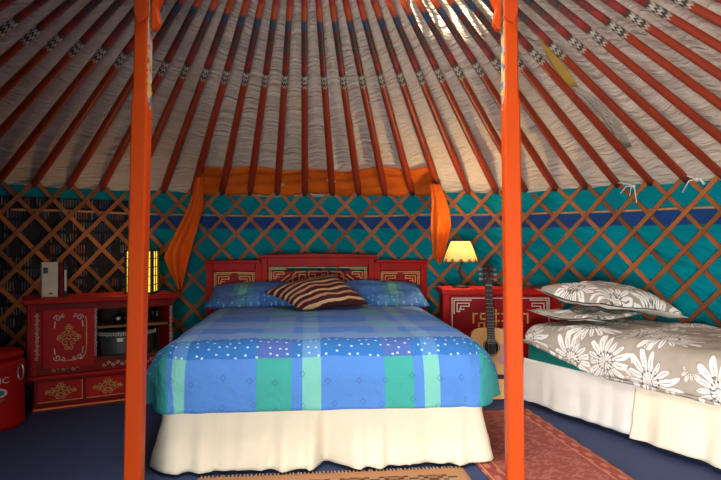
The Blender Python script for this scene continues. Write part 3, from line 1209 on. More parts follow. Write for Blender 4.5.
fn, uvf = drape_fn(0.803, 2.06, TOP, 0.19, 0.16, 0.180, 0.200, 0.09, 0.04, 3.0, 0.01, 0.48)
dm = MB().grid(fn, 120, 130, uvf)
dv = dm.build('duvet', M['duvet'], smooth=True, solid=0.012)
dv.location = BMo @ Vector((0, -0.065, 0))
dv.rotation_euler = (0, 0, BR)
tag(dv, 'blue and green checked duvet with a dotted band on the double bed', 'duvet')


# ------------------------------------------------------------------ pillows
def pillow_mb(w, h, t, seed, pinch=0.07, n=36, flip=1, crease=0.012):
    m = MB()
    for sg in (1, -1):
        def fn(a, b):
            s, r = 2 * a - 1, 2 * b - 1
            k = (max(0, 1 - s * s) * max(0, 1 - r * r)) ** 0.42
            x = w / 2 * s * (1 - pinch * (1 - r * r) * abs(s))
            y = h / 2 * r * (1 - pinch * 1.3 * (1 - s * s) * abs(r))
            z = sg * t / 2 * k * (1.0 if sg > 0 else 0.8) + crease * k * nz(s * 2.6, r * 2.6, seed) + 0.006 * nz(s * 7, r * 7, seed + 3) * k
            return (x, y, z)
        m.grid(fn, n, n, lambda a, b: (flip * w * (a - 0.5), h * (b - 0.5)))
    return m


def weld(o):
    bm = bmesh.new()
    bm.from_mesh(o.data)
    bmesh.ops.remove_doubles(bm, verts=bm.verts, dist=0.0004)
    bmesh.ops.recalc_face_normals(bm, faces=bm.faces)
    bm.to_mesh(o.data)
    bm.free()
    return o


BM = Matrix.Translation((-0.155, 2.70, 0)) @ Matrix.Rotation(BR, 4, 'Z')
for x, rx, lab in ((-0.405, 14, 'blue checked pillow at the left side of the carved headboard'), (0.40, 16, 'blue checked pillow at the right side of the carved headboard')):
    o = weld(pillow_mb(0.80, 0.45, 0.17, x * 5, 0.03, flip=1 if x < 0 else -1, crease=0.02).build('pillow', M['pillowblue'], smooth=True))
    tag(o, lab, 'pillow', 'blue pillows on the double bed')
    o.matrix_world = BM @ Matrix.Translation((x, 1.785, 0.606)) @ Matrix.Rotation(R_(rx), 4, 'X')

# striped cushion: square cushion tipped on its corner against the pillows
c4 = [at(264, 292, 4.10), at(301, 310, 3.90), at(371, 305, 4.05), at(334, 274, 4.34)]     # left, front, right, back
m = MB()
nrm = (c4[2] - c4[0]).cross(c4[3] - c4[1]).normalized()
for sg in (1, -1):
    def fn(a, b):
        p = (c4[0] * (1 - a) + c4[3] * a) * (1 - b) + (c4[1] * (1 - a) + c4[2] * a) * b
        s, r = 2 * a - 1, 2 * b - 1
        k = (max(0, 1 - s * s) * max(0, 1 - r * r)) ** 0.5
        cen = (c4[0] + c4[1] + c4[2] + c4[3]) / 4
        p = p + (cen - p) * 0.10 * (1 - min(1, abs(s * r)) ** 0.6) * max(abs(s), abs(r)) ** 3
        return p + nrm * (sg * (0.09 if sg > 0 else 0.012) * k + 0.012 * k * nz(s * 2, r * 2, 9.0))
    m.grid(fn, 34, 34, lambda a, b: ((b - 0.5) * 0.45, (a - 0.5) * 0.55))
o = weld(m.build('striped_cushion', M['stripes'], smooth=True))
tag(o, 'dark brown and cream striped cushion lying before the blue pillows', 'cushion')

# ------------------------------------------------------------------ single bed with floral linen
P0 = Vector((1.015, 3.70, 0))
d_ = Vector((0.47, -0.883, 0)).normalized()
ang = atan2(-d_.x, -d_.y * -1)
# local frame: +y towards the head, x across (0 = middle)
SW, SLN = 0.40, 1.90
wv_ = Vector((-d_.y, d_.x, 0))                 # towards the wall
foot_mid = P0 + d_ * SLN + wv_ * SW
rz = atan2(d_.x, -d_.y)                        # local +y = -d_
sb = thing('single_bed', 'single bed at the right wall with long cream bed skirt', 'bed', foot_mid, rz)
MB().box((0, SLN / 2, 0.155), (0.78, SLN - 0.02, 0.19)).build('bed_base', M['hide_brown'], sb, bevel=0.015)
MB().box((0, SLN / 2, 0.345), (0.80, SLN, 0.19)).build('mattress', M['teal_sheet'], sb, bevel=0.045)


def skirt_side(y0, y1, x, flare, amp, seed):
    n = 200

    def fn(a, b):
        y = y0 + (y1 - y0) * a
        q = 1 - b
        pl = 0.6 * nz(y * 2.4, seed) + 0.6 * nz(y * 6, seed + 4) + 0.4 * nz(y * 14, seed + 8) + 0.3 * nz(y * 4, q * 4, seed)
        return (x - 0.012 - flare * q - amp * q * pl, y, 0.036 + 0.006 * nz(y * 5, seed) * q + 0.256 * b)
    return MB().grid(fn, n, 16, lambda a, b: (y0 + (y1 - y0) * a, b * 0.28))


skirt_side(-0.005, 1.115, -0.395, 0.05, 0.035, 2.0).build('bed_skirt', M['cream'], sb, smooth=True, solid=0.003)
skirt_side(1.06, 1.915, -0.386, 0.02, 0.035, 6.0).build('bed_skirt', M['white_cotton'], sb, smooth=True, solid=0.003)
# duvet
fn2, uvf2 = drape_fn(0.435, 1.90, 0.488, 0.10, 0.09, 0.23, 0.22, 0.06, 0.05, 8.0, 0.03, 0.0)


def fn2b(a, b):
    x, y, z = fn2(a, b)
    # the slack, padded cloth lies in soft humps; the wall side is tucked
    z += 0.014 * nz(x * 5, y * 4, 2.0) + 0.01 * nz(x * 9, y * 9, 5.0)
    if x > 0.36:
        x = 0.36 + (x - 0.36) * 0.3
        return (x, y - 0.035, max(z, 0.462))
    hq = max(0.0, (y - 1.35) / 0.5)
    lift = 0.10 * hq * hq * (3 - 2 * min(1, hq)) if hq < 1 else 0.10
    zmin = 0.305 + lift + 0.008 * nz(y * 4, 3.3)
    return (x, y - 0.035, max(z, zmin + 0.02 * (z - zmin) if z < zmin else z))


o = MB().grid(fn2b, 70, 110, uvf2).build('duvet', M['floral'], smooth=True, solid=0.02)
o.location = foot_mid
o.rotation_euler = (0, 0, rz)
tag(o, 'taupe duvet with big white daisies on the single bed', 'duvet')
SM = Matrix.Translation(foot_mid) @ Matrix.Rotation(rz, 4, 'Z')


def two_faced_pillow(label, loc, tilt, roll, yaw, seed, w=0.76, h=0.5, t=0.2, droop=0.0):
    """flowered on its upper face, plain white underneath, with pointed corners"""
    root = thing('floral_pillow', label, 'pillow', (0, 0, 0), 0, 'pillows on the single bed')
    root.matrix_world = SM @ Matrix.Translation(loc) @ Matrix.Rotation(yaw, 4, 'Z') @ Matrix.Rotation(tilt, 4, 'X') @ Matrix.Rotation(roll, 4, 'Y')
    n = 36
    for sg, nm, mt in ((1, 'flowered_face', M['floral']), (-1, 'white_underside', M['white_cotton'])):
        def fn(a, b):
            s_, r = 2 * a - 1, 2 * b - 1
            k = (max(0, 1 - s_ * s_) * max(0, 1 - r * r)) ** 0.36
            x = w / 2 * s_ * (1 - 0.07 * (1 - r * r) * abs(s_) - 0.07 * max(0, s_) * r ** 4)
            y = h / 2 * r * (1 - 0.12 * (1 - s_ * s_) * abs(r))
            up = 0.03 * (s_ * s_ * r * r)
            z = sg * t / 2 * k * (1.25 if sg > 0 else 0.22) + up + (0.02 * nz(s_ * 2.3, r * 2.3, seed) + 0.008 * nz(s_ * 6, r * 6, seed + 3)) * k
            z -= droop * max(0.0, s_ + 0.1) ** 2
            g_ = 1.0 if sg > 0 else 1.06
            return (x * g_, y * g_, z - (0 if sg > 0 else 0.004))
        MB().grid(fn, n, n, lambda a, b: (w * (a - 0.5) + seed, h * (b - 0.5))).build(nm, mt, root, smooth=True)
    return root


two_faced_pillow('lower floral pillow, its white corner peeping out beneath the other on the single bed', (-0.15, 1.66, 0.566), R_(1), R_(0), R_(4), 11.0, w=0.48, t=0.05, h=0.42)
two_faced_pillow('upper plump floral pillow with white underside, topmost on the single bed', (-0.03, 1.57, 0.655), R_(5), R_(3), R_(-4), 14.0, w=0.68, t=0.175, droop=0.06)

# ------------------------------------------------------------------ red chest behind the guitar
CH = Vector((0.968, 4.14, 0))
chest = thing('painted_chest', 'red painted chest with pale fret border standing behind the guitar', 'chest', CH, R_(0))
CW, CD, CHH = 0.80, 0.31, 0.655
MB().box((0, CD / 2, CHH / 2 + 0.02), (CW - 0.03, CD - 0.02, CHH - 0.06)).build('body', M['red_panel'], chest, bevel=0.004)
MB().box((0, CD / 2, CHH + 0.008), (CW + 0.015, CD + 0.015, 0.04)).build('lid', M['red'], chest, bevel=0.006)
MB().box((0, CD / 2, 0.03), (CW, CD, 0.06)).build('plinth', M['red'], chest, bevel=0.004)
for sx in (-1, 1):
    MB().box((sx * (CW / 2 - 0.022), 0.008, CHH / 2 + 0.02), (0.044, 0.03, CHH - 0.06)).build('corner_stile', M['red'], chest, bevel=0.004)
g = MB()
fnc = XZ(0.010)
x0, x1, z0, z1 = -CW / 2 + 0.065, CW / 2 - 0.065, 0.10, CHH - 0.035
g.ribbon([(x0, z0), (x0, z1), (x1, z1), (x1, z0)], 0.006, fnc, closed=True)
for sx, x in ((1, x0 + 0.014), (-1, x1 - 0.014)):
    for sz, z in ((1, z1 - 0.014), (-1, z0 + 0.014)):
        corner_fret(g, x, z, sx, sz, 0.013, 0.007, fnc)
g.build('fret_border', M['silver'], chest)
h = MB()
cz = 0.475
for s in (-1, 1):
    for ln in ([(1, 3), (4, 3), (4, 6), (8, 6), (8, 3), (11, 3), (11, 0), (6, 0), (6, 3)], [(1, -1), (4, -1), (4, -5), (9, -5), (9, -2), (12, -2), (12, -4)],
               [(1, -5), (2.5, -5), (2.5, 5)], [(13, 3), (15, 3), (15, -2)]):
        h.ribbon([(s * a * 0.0125, cz + b * 0.0125) for a, b in ln], 0.010, fnc)
h.build('fret_ornament', M['gold'], chest)

# table lamp
lampP = Vector((0.715, 4.29, CHH + 0.028))
lamp = thing('table_lamp', 'lit table lamp with cream shade and black stem on the red chest', 'lamp', lampP)
MB().lathe([(0.001, 0), (0.060, 0), (0.060, 0.008), (0.035, 0.014), (0.012, 0.022), (0.001, 0.024)], 24).build('base', M['iron'], lamp, smooth=True)
stem = []
for i in range(30):
    q = i / 29
    stem.append((0.012 * sin(q * 9), 0.004 * cos(q * 9), 0.02 + 0.19 * q))
st = MB().tube(stem, 0.0065, 8)
for i in range(5):
    z = 0.05 + i * 0.032
    st.lathe([(0.001, z - 0.011), (0.011, z), (0.001, z + 0.011)], 10, (0.012 * sin((z - 0.02) / 0.19 * 9), 0, 0))
st.build('stem', M['iron'], lamp, smooth=True)
SHZ = 0.185
MB().lathe([(0.122, SHZ), (0.116, SHZ + 0.02), (0.098, SHZ + 0.07), (0.080, SHZ + 0.115), (0.066, SHZ + 0.145)], 40).build('lamp_shade', M['shade'], lamp, smooth=True, solid=0.002)
for me in (lamp.children[-1].data,):
    for lp in me.loops:
        v = me.vertices[lp.vertex_index].co
        me.uv_layers[0].data[lp.index].uv = (atan2(v.y, v.x), (v.z - SHZ) / 0.145)
MB().lathe([(0.014, 0.19), (0.016, 0.20), (0.016, 0.225), (0.001, 0.228)], 12).build('socket', M['iron'], lamp, smooth=True)
MB().lathe([(0.001, 0.228), (0.012, 0.232), (0.024, 0.252), (0.022, 0.268), (0.001, 0.284)], 14).build('bulb', M['bulb'], lamp, smooth=True)
lp_ = add_light('lamp_light', 'POINT', (0, 0, 0), 12.0, (1.0, 0.72, 0.36), shadow_soft_size=0.03)
lp_.location = lampP + Vector((0, 0, 0.30))

# ------------------------------------------------------------------ guitar leaning on the chest
GS = 0.93
gt = thing('acoustic_guitar', 'acoustic guitar with pale wood body leaning against the red chest', 'guitar', (0.845, 3.815, 0.006))
gt.rotation_euler = (R_(-18.5), R_(2.6), R_(3))
gt.scale = (GS, GS, GS)
# body outline (half), bottom to top in z
half_o = [(0.0, 0.0), (0.06, 0.003), (0.12, 0.018), (0.168, 0.055), (0.192, 0.105), (0.195, 0.15), (0.18, 0.20), (0.152, 0.245), (0.128, 0.285), (0.120, 0.315),
          (0.125, 0.35), (0.138, 0.385), (0.146, 0.42), (0.140, 0.455), (0.118, 0.48), (0.08, 0.493), (0.03, 0.497)]
outl = half_o + [(-a, b) for a, b in half_o[::-1] if a > 0]
MB().prism(outl, 0.0, 0.095, lambda a, b, t: (a, 0.004 + t, b)).build('body', M['mahogany'], gt, bevel=0.004)
MB().prism([(a * 0.985, 0.25 + (b - 0.25) * 0.99) for a, b in outl], -0.002, 0.006, lambda a, b, t: (a, t, b)).build('sound_board', M['spruce'], gt)
disc = [(0.051 * cos(2 * pi * k / 32), 0.355 + 0.051 * sin(2 * pi * k / 32)) for k in range(32)]
MB().prism(disc, 0.002, 0.0045, lambda a, b, t: (a, -t, b)).build('sound_hole', M['black'], gt)
rg = MB()
rg.tube([(0.058 * cos(2 * pi * k / 40), -0.003, 0.355 + 0.058 * sin(2 * pi * k / 40)) for k in range(40)], 0.003, 6, True)
rg.build('rosette', M['rosewood'], gt, smooth=True)
pg = [(0.056, 0.36), (0.062, 0.325), (0.05, 0.30), (0.03, 0.285), (0.05, 0.245), (0.085, 0.232), (0.112, 0.25), (0.108, 0.285), (0.098, 0.32), (0.10, 0.36), (0.085, 0.385), (0.065, 0.385)]
MB().prism(pg, 0.002, 0.004, lambda a, b, t: (a, -t, b)).build('pickguard', M['pickguard'], gt)
MB().box((0, -0.006, 0.155), (0.16, 0.010, 0.030)).build('bridge', M['rosewood'], gt, bevel=0.003)
neck = MB()
neck.prism([(-0.028, 0.48), (0.028, 0.48), (0.0215, 0.80), (-0.0215, 0.80)], 0.0, 0.022, lambda a, b, t: (a, 0.002 + t, b))
neck.build('neck', M['mahogany'], gt, bevel=0.003)
MB().prism([(-0.0285, 0.41), (0.0285, 0.41), (0.022, 0.80), (-0.022, 0.80)], 0.002, 0.010, lambda a, b, t: (a, -t, b)).build('fingerboard', M['rosewood'], gt)
for k in range(1, 19):
    z = 0.80 - 0.645 * (1 - 2 ** (-k / 12.0))
    hw = 0.022 + (0.80 - z) / 0.39 * 0.0065
    MB().box((0, -0.0115, z), (2 * hw, 0.003, 0.0032)).build('fret', M['steel'], gt)
for k in range(6):
    s = -1 + 2 * k / 5
    MB().tube([(s * 0.026, -0.0145, 0.155), (s * 0.0175, -0.0140, 0.80), (s * 0.022, -0.006, 0.86 + 0.02 * (k % 3))], 0.0009, 4).build('string', M['steel'], gt)
MB().box((0, -0.006, 0.803), (0.044, 0.012, 0.006)).build('nut', M['ivory'], gt)
MB().prism([(-0.022, 0.80), (0.022, 0.80), (0.034, 0.83), (0.037, 0.955), (0.020, 0.965), (0, 0.96), (-0.020, 0.965), (-0.037, 0.955), (-0.034, 0.83)], 0.0, 0.014,
           lambda a, b, t: (a, 0.0 + t, b)).build('headstock', M['rosewood'], gt, bevel=0.002)
for k in range(6):
    s = -1 if k < 3 else 1
    z = 0.852 + 0.038 * (k % 3)
    pgm = MB().tube([(s * 0.030, 0.008, z), (s * 0.050, 0.008, z)], 0.0035, 6)
    pgm.box((s * 0.057, 0.008, z), (0.016, 0.007, 0.018))
    pgm.tube([(s * 0.022, 0.0, z), (s * 0.022, -0.012, z)], 0.004, 6)
    pgm.build('tuning_peg', M['steel'], gt)

# ------------------------------------------------------------------ red cabinet on the left
cabL, cabR = Vector((-1.93, 3.55, 0)), Vector((-1.225, 3.955, 0))
ex = (cabR - cabL)
CWD = ex.length
crz = atan2(ex.y, ex.x)
cab = thing('painted_cabinet', 'red painted cabinet with open shelf and drawers by the left wall', 'cabinet', cabL, crz)
CMt = Matrix.Translation(cabL) @ Matrix.Rotation(crz, 4, 'Z')
D = 0.34
x1 = CWD
# local: x along the front from the left corner, y back, z up
b = MB()
b.box((x1 / 2, D / 2 + 0.01, 0.105), (x1, D - 0.02, 0.17))
b.build('drawer_case', M['red_dark'], cab, bevel=0.004)
MB().box((x1 / 2, D / 2 - 0.006, 0.0125), (x1 + 0.02, D + 0.012, 0.025)).build('plinth', M['red'], cab, bevel=0.004)
c = MB()
T = 0.018
zb, zt = 0.20, 0.635
for xx in (-0.035 + T / 2, x1 - 0.012 - T / 2, 0.335):
    MB().box((xx, D / 2 + 0.01, (zb + zt) / 2), (T, D - 0.02, zt - zb)).build('side_panel', M['red'], cab, bevel=0.002)
MB().box((0.012, 0.018, (zb + zt) / 2), (0.062, 0.016, zt - zb)).build('corner_stile', M['red'], cab, bevel=0.002)
MB().box((x1 / 2 - 0.02, D - 0.006, (zb + zt) / 2), (x1 - 0.03, 0.012, zt - zb)).build('back_panel', M['dark_inside'], cab)
MB().box((x1 / 2 - 0.018, D / 2 - 0.008, 0.199), (x1 + 0.05, D + 0.016, 0.024)).build('waist_moulding', M['red'], cab, bevel=0.006)
MB().box((x1 / 2 - 0.022, D / 2 - 0.004, 0.650), (x1 + 0.075, D + 0.03, 0.032)).build('top', M['red'], cab, bevel=0.008)
MB().box((x1 / 2, 0.014, 0.612), (x1 - 0.03, 0.016, 0.045)).build('top_rail', M['red_dark'], cab, bevel=0.003)
MB().box((x1 / 2, 0.014, 0.245), (x1 - 0.03, 0.016, 0.068)).build('bottom_rail', M['red_dark'], cab, bevel=0.003)
XS0, XS1 = 0.345, x1 - 0.035
MB().box(((XS0 + XS1) / 2, D / 2 + 0.01, 0.472), (XS1 - XS0, D - 0.05, 0.014)).build('shelf', M['shelf_wood'], cab)
MB().box(((XS0 + XS1) / 2, D / 2 + 0.01, 0.275), (XS1 - XS0, D - 0.05, 0.012)).build('shelf', M['shelf_wood'], cab)
door = MB().box((0.185, 0.004, 0.425), (0.285, 0.022, 0.355)).build('door', M['red'], cab, bevel=0.004)


def scroll(mb, x, z, r, turns, a0, hand, w, fn):
    pts = []
    n = 16
    for i in range(n + 1):
        q = i / n
        rr = r * (1 - 0.8 * q)
        a = a0 + hand * q * turns * 2 * pi
        pts.append((x + rr * cos(a), z + rr * sin(a)))
    mb.ribbon(pts, w, fn, 0.0, 0.002)


def medallion(cx_, cz_, k, fn, aspect=1.4):
    g = MB()
    for sx in (-1, 1):
        for sz in (-1, 1):
            for (a, b_, r) in ((2.0, 2.0, 1.6), (4.0, 0.9, 1.3), (1.0, 4.3, 1.3), (6.0, 0.3, 0.9)):
                scroll(g, cx_ + sx * a * k * (1 if aspect < 1.2 else 0.75), cz_ + sz * b_ * k * (0.6 if aspect < 1.2 else 1.15), r * k, 1.1, pi / 2 * (1 if sx > 0 else 1), sx * sz, 0.0042, fn)
    g.ribbon([(cx_ + 1.0 * k * cos(2 * pi * i / 12), cz_ + 1.0 * k * sin(2 * pi * i / 12)) for i in range(12)], 0.0045, fn, 0, 0.002, closed=True)
    return g


fd = XZ(-0.007)
medallion(0.185, 0.430, 0.0125, fd, 1.6).build('medallion', M['gold'], door)
for sx in (-1, 1):
    for sz in (-1, 1):
        g = MB()
        cxx, czz = 0.185 + sx * 0.062, 0.43 + sz * 0.118
        scroll(g, cxx, czz, 0.02, 1.2, 0 if sx > 0 else pi, sx * sz, 0.0045, fd)
        scroll(g, cxx - sx * 0.030, czz + sz * 0.012, 0.012, 1.0, pi / 2, -sx * sz, 0.004, fd)
        g.ribbon([(cxx + sx * 0.012, czz - sz * 0.02), (cxx + sx * 0.016, czz - sz * 0.055)], 0.005, fd, 0, 0.002)
        g.build('corner_scroll', M['silver'], door)
g = MB()
g.ribbon([(0.278, 0.55), (0.283, 0.52), (0.283, 0.37), (0.278, 0.33), (0.262, 0.305), (0.22, 0.292), (0.16, 0.29), (0.14, 0.296)], 0.005, fd, 0, 0.002)
g.build('gold_line', M['gold'], door)


def vine(x, z0, z1, fn, mat, horizontal=False):
    g = MB()
    n = int(abs(z1 - z0) / 0.024)
    for i in range(n):
        z = z0 + (z1 - z0) * (i + 0.5) / n
        s = 1 if i % 2 else -1
        if horizontal:
            scroll(g, z, x + s * 0.004, 0.012, 1.0, 0, s, 0.0042, fn)
        else:
            scroll(g, x + s * 0.004, z, 0.012, 1.0, pi / 2, s, 0.0042, fn)
    return g.build('painted_vine', mat, cab)


vine(0.016, 0.30, 0.58, XZ(0.0095), M['silver'])
vine(0.335, 0.30, 0.60, XZ(0.0095 - 0.004), M['silver'])
vine(x1 - 0.021, 0.30, 0.60, XZ(0.0095), M['silver'])
vine(0.246, 0.37, 0.53, XZ(0.0055), M['silver'], True)
vine(0.246, 0.57, 0.68, XZ(0.0055), M['gold'], True)
vine(0.243, 0.09, 0.25, XZ(0.0055), M['gold'], True)
dw = (x1 - 0.03) / 3
for k in range(3):
    xa = 0.012 + k * (dw + 0.003)
    dr_ = MB().box((xa + dw / 2, 0.014, 0.108), (dw - 0.008, 0.02, 0.125)).build('drawer', M['red'], cab, bevel=0.003)
    fz = XZ(0.0035)
    medallion(xa + dw / 2, 0.108, 0.0125, fz, 1.0).build('medallion', M['gold'], dr_)
    g = MB()
    g.ribbon([(xa + 0.01, 0.050), (xa + dw - 0.012, 0.050), (xa + dw - 0.012, 0.165)], 0.004, fz, 0, 0.002)
    g.build('gold_line', M['gold'], dr_)
g = MB()
g.ribbon([(0.0, 0.014), (x1, 0.014)], 0.006, XZ(-0.0125), 0, 0.002)
g.build('gold_line', M['gold'], cab)


def on_cab(x, y, z):
    return CMt @ Vector((x, y, z))


# things inside and on the cabinet
tin = thing('oval_tin', 'dark grey oval tin with pale patterned lid on the lower cabinet shelf', 'tin', on_cab(0.545, 0.17, 0.282), crz)
SXT, SYT = 0.98, 0.62
MB().lathe([(0.001, 0), (0.165, 0), (0.172, 0.01), (0.176, 0.10), (0.174, 0.115), (0.001, 0.115)], 40, (0, 0, 0), SXT, SYT).build('body', M['grey_tin'], tin, smooth=False)
ld = MB().lathe([(0.001, 0.117), (0.180, 0.117), (0.183, 0.125), (0.180, 0.148), (0.15, 0.158), (0.001, 0.162)], 40, (0, 0, 0), SXT, SYT)
ld.build('lid', M['grey_tin'], tin)
g = MB()
for k in range(36):
    t = -pi + pi * (k + 0.5) / 36
    for j in range(2):
        z = 0.126 + 0.012 * j + (0.003 if k % 2 else 0)
        g.box((0.1835 * cos(t) * SXT, 0.1835 * sin(t) * SYT, z), (0.007, 0.004, 0.007), Matrix.Rotation(t + pi / 2, 3, 'Z'))
g.build('lid_pattern', M['silver'], tin)
MB().box((-0.06, -0.107, 0.098), (0.035, 0.004, 0.022)).build('clasp', M['silver'], tin)

cx0 = on_cab(0, 0, 0)
for i, (x, lab, hh) in enumerate(((0.47, 'small glossy black cup, leftmost on the upper cabinet shelf', 0.055), (0.525, 'small glossy black cup, second from left on the upper cabinet shelf', 0.05),
                                  (0.58, 'small glossy black cup on the upper shelf just left of the orange post', 0.052), (0.70, 'taller black and white cup on the upper shelf right of the orange post', 0.085))):
    t = thing('black_cup', lab, 'cup', on_cab(x, 0.12, 0.4795), crz + 0.4 * i, 'cups on the cabinet shelf')
    k = hh / 0.055
    MB().lathe([(0.001, 0), (0.016, 0), (0.018, 0.004), (0.024, hh * 0.6), (0.025, hh), (0.022, hh), (0.020, hh * 0.5), (0.001, 0.006)], 18).build('body', M['black'], t, smooth=True)
    MB().tube([(0.022, 0, hh * 0.75), (0.038, 0, hh * 0.8), (0.042, 0, hh * 0.5), (0.036, 0, hh * 0.25), (0.020, 0, hh * 0.22)], 0.0035, 6).build('handle', M['black'], t, smooth=True)
    g = MB()
    for q in range(3):
        a = -1.2 + q * 0.9
        g.box((0.0232 * cos(a), 0.0232 * sin(a), hh * 0.62), (0.012, 0.0035, hh * 0.35), Matrix.Rotation(a + pi / 2, 3, 'Z') @ Matrix.Rotation(0.3 * q, 3, 'Y'))
    g.build('glint_and_blotch', M['white_cotton'], t)  # painted highlights on the small cups, own white on the tall one


def book(label, x, y, w, d, h, lean, cover, seed):
    t = thing('book', label, 'book', on_cab(x, y, 0.6665), crz, 'books on the cabinet')
    t.rotation_euler = (0, lean, crz)
    cv = MB()
    cv.box((-w / 2 + 0.002, 0, h / 2), (0.004, d, h))
    cv.box((w / 2 - 0.002, 0, h / 2), (0.004, d, h))
    cv.box((0, -d / 2 + 0.002, h / 2), (w, 0.004, h))
    cv.build('cover', cover, t, bevel=0.001)
    MB().box((0, 0.002, h / 2), (w - 0.008, d - 0.012, h - 0.008)).build('pages', M['ivory'], t)
    return t


bk = book('thick ivory book with dark square on its spine standing on the red cabinet', 0.088, 0.20, 0.092, 0.15, 0.215, 0, M['ivory'], 1)
MB().box((-0.024, -0.0755, 0.165), (0.026, 0.002, 0.036)).build('spine_panel', M['iron'], bk)
MB().box((0.004, -0.0755, 0.022), (0.02, 0.002, 0.008)).build('spine_mark', M['iron'], bk)
book('slim red book standing between the ivory and green books', 0.150, 0.20, 0.022, 0.15, 0.21, 0, M['book_red'], 2)
bk = book('slim dark green book standing at the right of the red book', 0.175, 0.20, 0.024, 0.14, 0.195, 0, M['book_green'], 3)
MB().box((0, -0.0705, 0.10), (0.012, 0.002, 0.13)).build('spine_mark', M['silver'], bk)

# lantern with yellow panes behind the left post
lan = thing('lantern', 'lit lantern of yellow panes in a dark grid behind the left post', 'lantern', on_cab(0.640, 0.17, 0.6665), crz - R_(26))
LW, LH = 0.165, 0.29
MB().box((0, 0, LH / 2), (LW - 0.012, LW - 0.012, LH - 0.02)).build('lit_panes', M['pane'], lan)
fr = MB()
for sx in (-1, 1):
    for sy in (-1, 1):
        fr.box((sx * LW / 2, sy * LW / 2, LH / 2), (0.014, 0.014, LH))
fr.box((0, 0, 0.006), (LW + 0.014, LW + 0.014, 0.012))
fr.box((0, 0, LH - 0.005), (LW + 0.014, LW + 0.014, 0.012))
fr.build('frame', M['iron'], lan)
gr = MB()
for i in range(1, 3):
    x = -LW / 2 + LW * i / 3
    for s in (-1, 1):
        gr.box((x, s * (LW / 2 - 0.003), LH / 2), (0.005, 0.006, LH))
        gr.box((s * (LW / 2 - 0.003), x, LH / 2), (0.006, 0.005, LH))
for i in range(1, 5):
    z = LH * i / 5
    for s in (-1, 1):
        gr.box((0, s * (LW / 2 - 0.003), z), (LW, 0.006, 0.005))
        gr.box((s * (LW / 2 - 0.003), 0, z), (0.006, LW, 0.005))
gr.build('grid_bars', M['iron'], lan)
lt_ = add_light('lantern_light', 'POINT', on_cab(0.52, 0.30, 0.98), 1.5, (1.0, 0.55, 0.18), shadow_soft_size=0.06)

# ------------------------------------------------------------------ red milk churn
chp = Vector((-2.025, 3.29, 0))
ch = thing('milk_churn', 'red milk churn with white lettering at the left edge beside the red cabinet', 'churn', chp)
CR = 0.168
MB().lathe([(0.001, 0.0), (CR - 0.012, 0.0), (CR - 0.004, 0.008), (CR, 0.02), (CR, 0.03), (CR - 0.004, 0.034), (CR - 0.004, 0.34), (CR - 0.006, 0.352), (CR - 0.03, 0.372), (CR - 0.045, 0.378), (0.001, 0.38)], 56)\
    .build('body', M['red'], ch, smooth=True)
MB().lathe([(0.001, 0.372), (CR - 0.03, 0.374), (CR - 0.012, 0.378), (CR - 0.010, 0.392), (CR - 0.02, 0.408), (0.05, 0.418), (0.001, 0.42)], 56).build('lid', M['red'], ch, smooth=True)
for sg, a0 in ((1, R_(-8)), (-1, R_(172))):
    hx, hy = cos(a0), sin(a0)
    ringp = []
    for k in range(20):
        t = 2 * pi * k / 20
        ringp.append(((CR + 0.012 + 0.017 * cos(t)) * hx, (CR + 0.012 + 0.017 * cos(t)) * hy, 0.30 + 0.042 * sin(t)))
    MB().tube(ringp, 0.004, 8, True).build('ring_handle', M['steel'], ch, smooth=True)


def wrap(px, z, r):
    """angle on the churn (from +X) for a wanted picture column"""
    best, ba = 1e9, 0
    for i in range(900):
        a = R_(-100 + i * 0.15)
        x, y = chp.x + r * cos(a), chp.y + r * sin(a)
        e = abs(360.5 + 600 * x / y - px)
        if e < best:
            best, ba = e, a
    return ba


cu = bpy.data.curves.new('letters', 'FONT')
cu.body = 'IC'
cu.size = 0.055
cu.extrude = 0.0
tob = bpy.data.objects.new('letters_source', cu)
COL.objects.link(tob)
bpy.context.view_layer.update()
dg = bpy.context.evaluated_depsgraph_get()
tme = bpy.data.meshes.new_from_object(tob.evaluated_get(dg))
bpy.data.objects.remove(tob)
aI = wrap(-0.5, 0.27, CR)
for v in tme.vertices:
    x, y = v.co.x, v.co.y
    a = aI + x / CR * 1.0
    r = CR - 0.0025
    v.co = (r * cos(a), r * sin(a), 0.255 + y * 0.8)
tme.materials.append(M['silver'])
tme.name = 'lettering'
let = bpy.data.objects.new('lettering', tme)
COL.objects.link(let)
let.parent = ch
aE = wrap(-4.0, 0.2, CR)
MB().grid(lambda a, b: ((CR - 0.0022) * cos(aE - 0.30 + 0.65 * a), (CR - 0.0022) * sin(aE - 0.30 + 0.65 * a), 0.205 + 0.026 * (2 * b - 1) * sqrt(max(0, 1 - (2 * a - 1) ** 2))), 24, 6).build('emblem', M['silver'], ch)
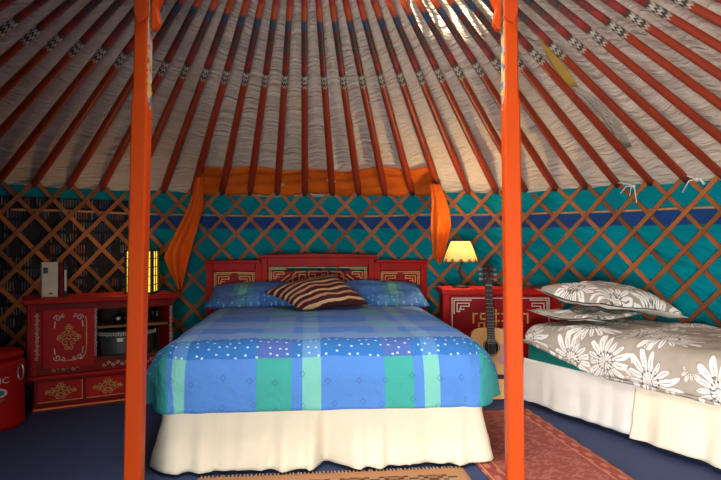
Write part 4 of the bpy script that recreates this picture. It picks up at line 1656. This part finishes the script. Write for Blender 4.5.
MB().grid(lambda a, b: ((CR - 0.0012) * cos(aE - 0.22 + 0.49 * a), (CR - 0.0012) * sin(aE - 0.22 + 0.49 * a), 0.205 + 0.017 * (2 * b - 1) * sqrt(max(0, 1 - (2 * a - 1) ** 2))), 24, 6).build('emblem_centre', M['bluepaint'], ch)
MB().tube([((CR - 0.002) * cos(aE - 0.2 + 0.035 * k), (CR - 0.002) * sin(aE - 0.2 + 0.035 * k), 0.155 + 0.004 * sin(k * 1.7) + 0.001 * k) for k in range(14)], 0.0018, 5).build('script_line', M['gold'], ch)

# ------------------------------------------------------------------ rugs
a_, b_ = Vector((-0.685, 2.545, 0)), Vector((0.450, 2.663, 0))
e_ = (b_ - a_)
RWD = e_.length
kz = atan2(e_.y, e_.x)
kl = thing('kilim_rug', 'tan patterned rug with fringe on the floor before the double bed', 'rug', (a_ + b_) / 2 + Vector((0, 0, 0.0)), kz)
MB().grid(lambda a, b: ((a - 0.5) * RWD, -1.5 * b - 0.012, 0.007 + 0.001 * nz(a * 9, b * 9)), 40, 50, lambda a, b: ((a - 0.5) * RWD, 1.5 * b)).build('weave', M['kilim'], kl, smooth=True, solid=0.006)
fg = MB()
for k in range(70):
    x = (k / 69 - 0.5) * (RWD - 0.02)
    dx = 0.010 * nz(k * 0.9, 3.0)
    fg.tube([(x, -0.014, 0.007), (x + dx * 0.5, 0.004, 0.006), (x + dx, 0.018 + 0.006 * nz(k * 1.3, 7), 0.005)], 0.0035, 5)
fgo = fg.build('fringe', M['fringe'], kl, smooth=True)
fgo['kind'] = 'stuff'

rdir = Vector((0.135, -0.96, 0)).normalized()
rs = Vector((-rdir.y, rdir.x, 0))
rc_ = Vector((1.0, 3.60, 0)) - rs * 0.30
rr = thing('red_rug', 'terracotta red rug with pale border lines between the two beds', 'rug', rc_, atan2(rs.y, rs.x))
MB().grid(lambda a, b: ((a - 0.5) * 0.60, -1.9 * b, 0.0055), 20, 50, lambda a, b: ((a - 0.5) * 0.60, 1.9 * b)).build('pile', M['redrug'], rr, smooth=True, solid=0.007)
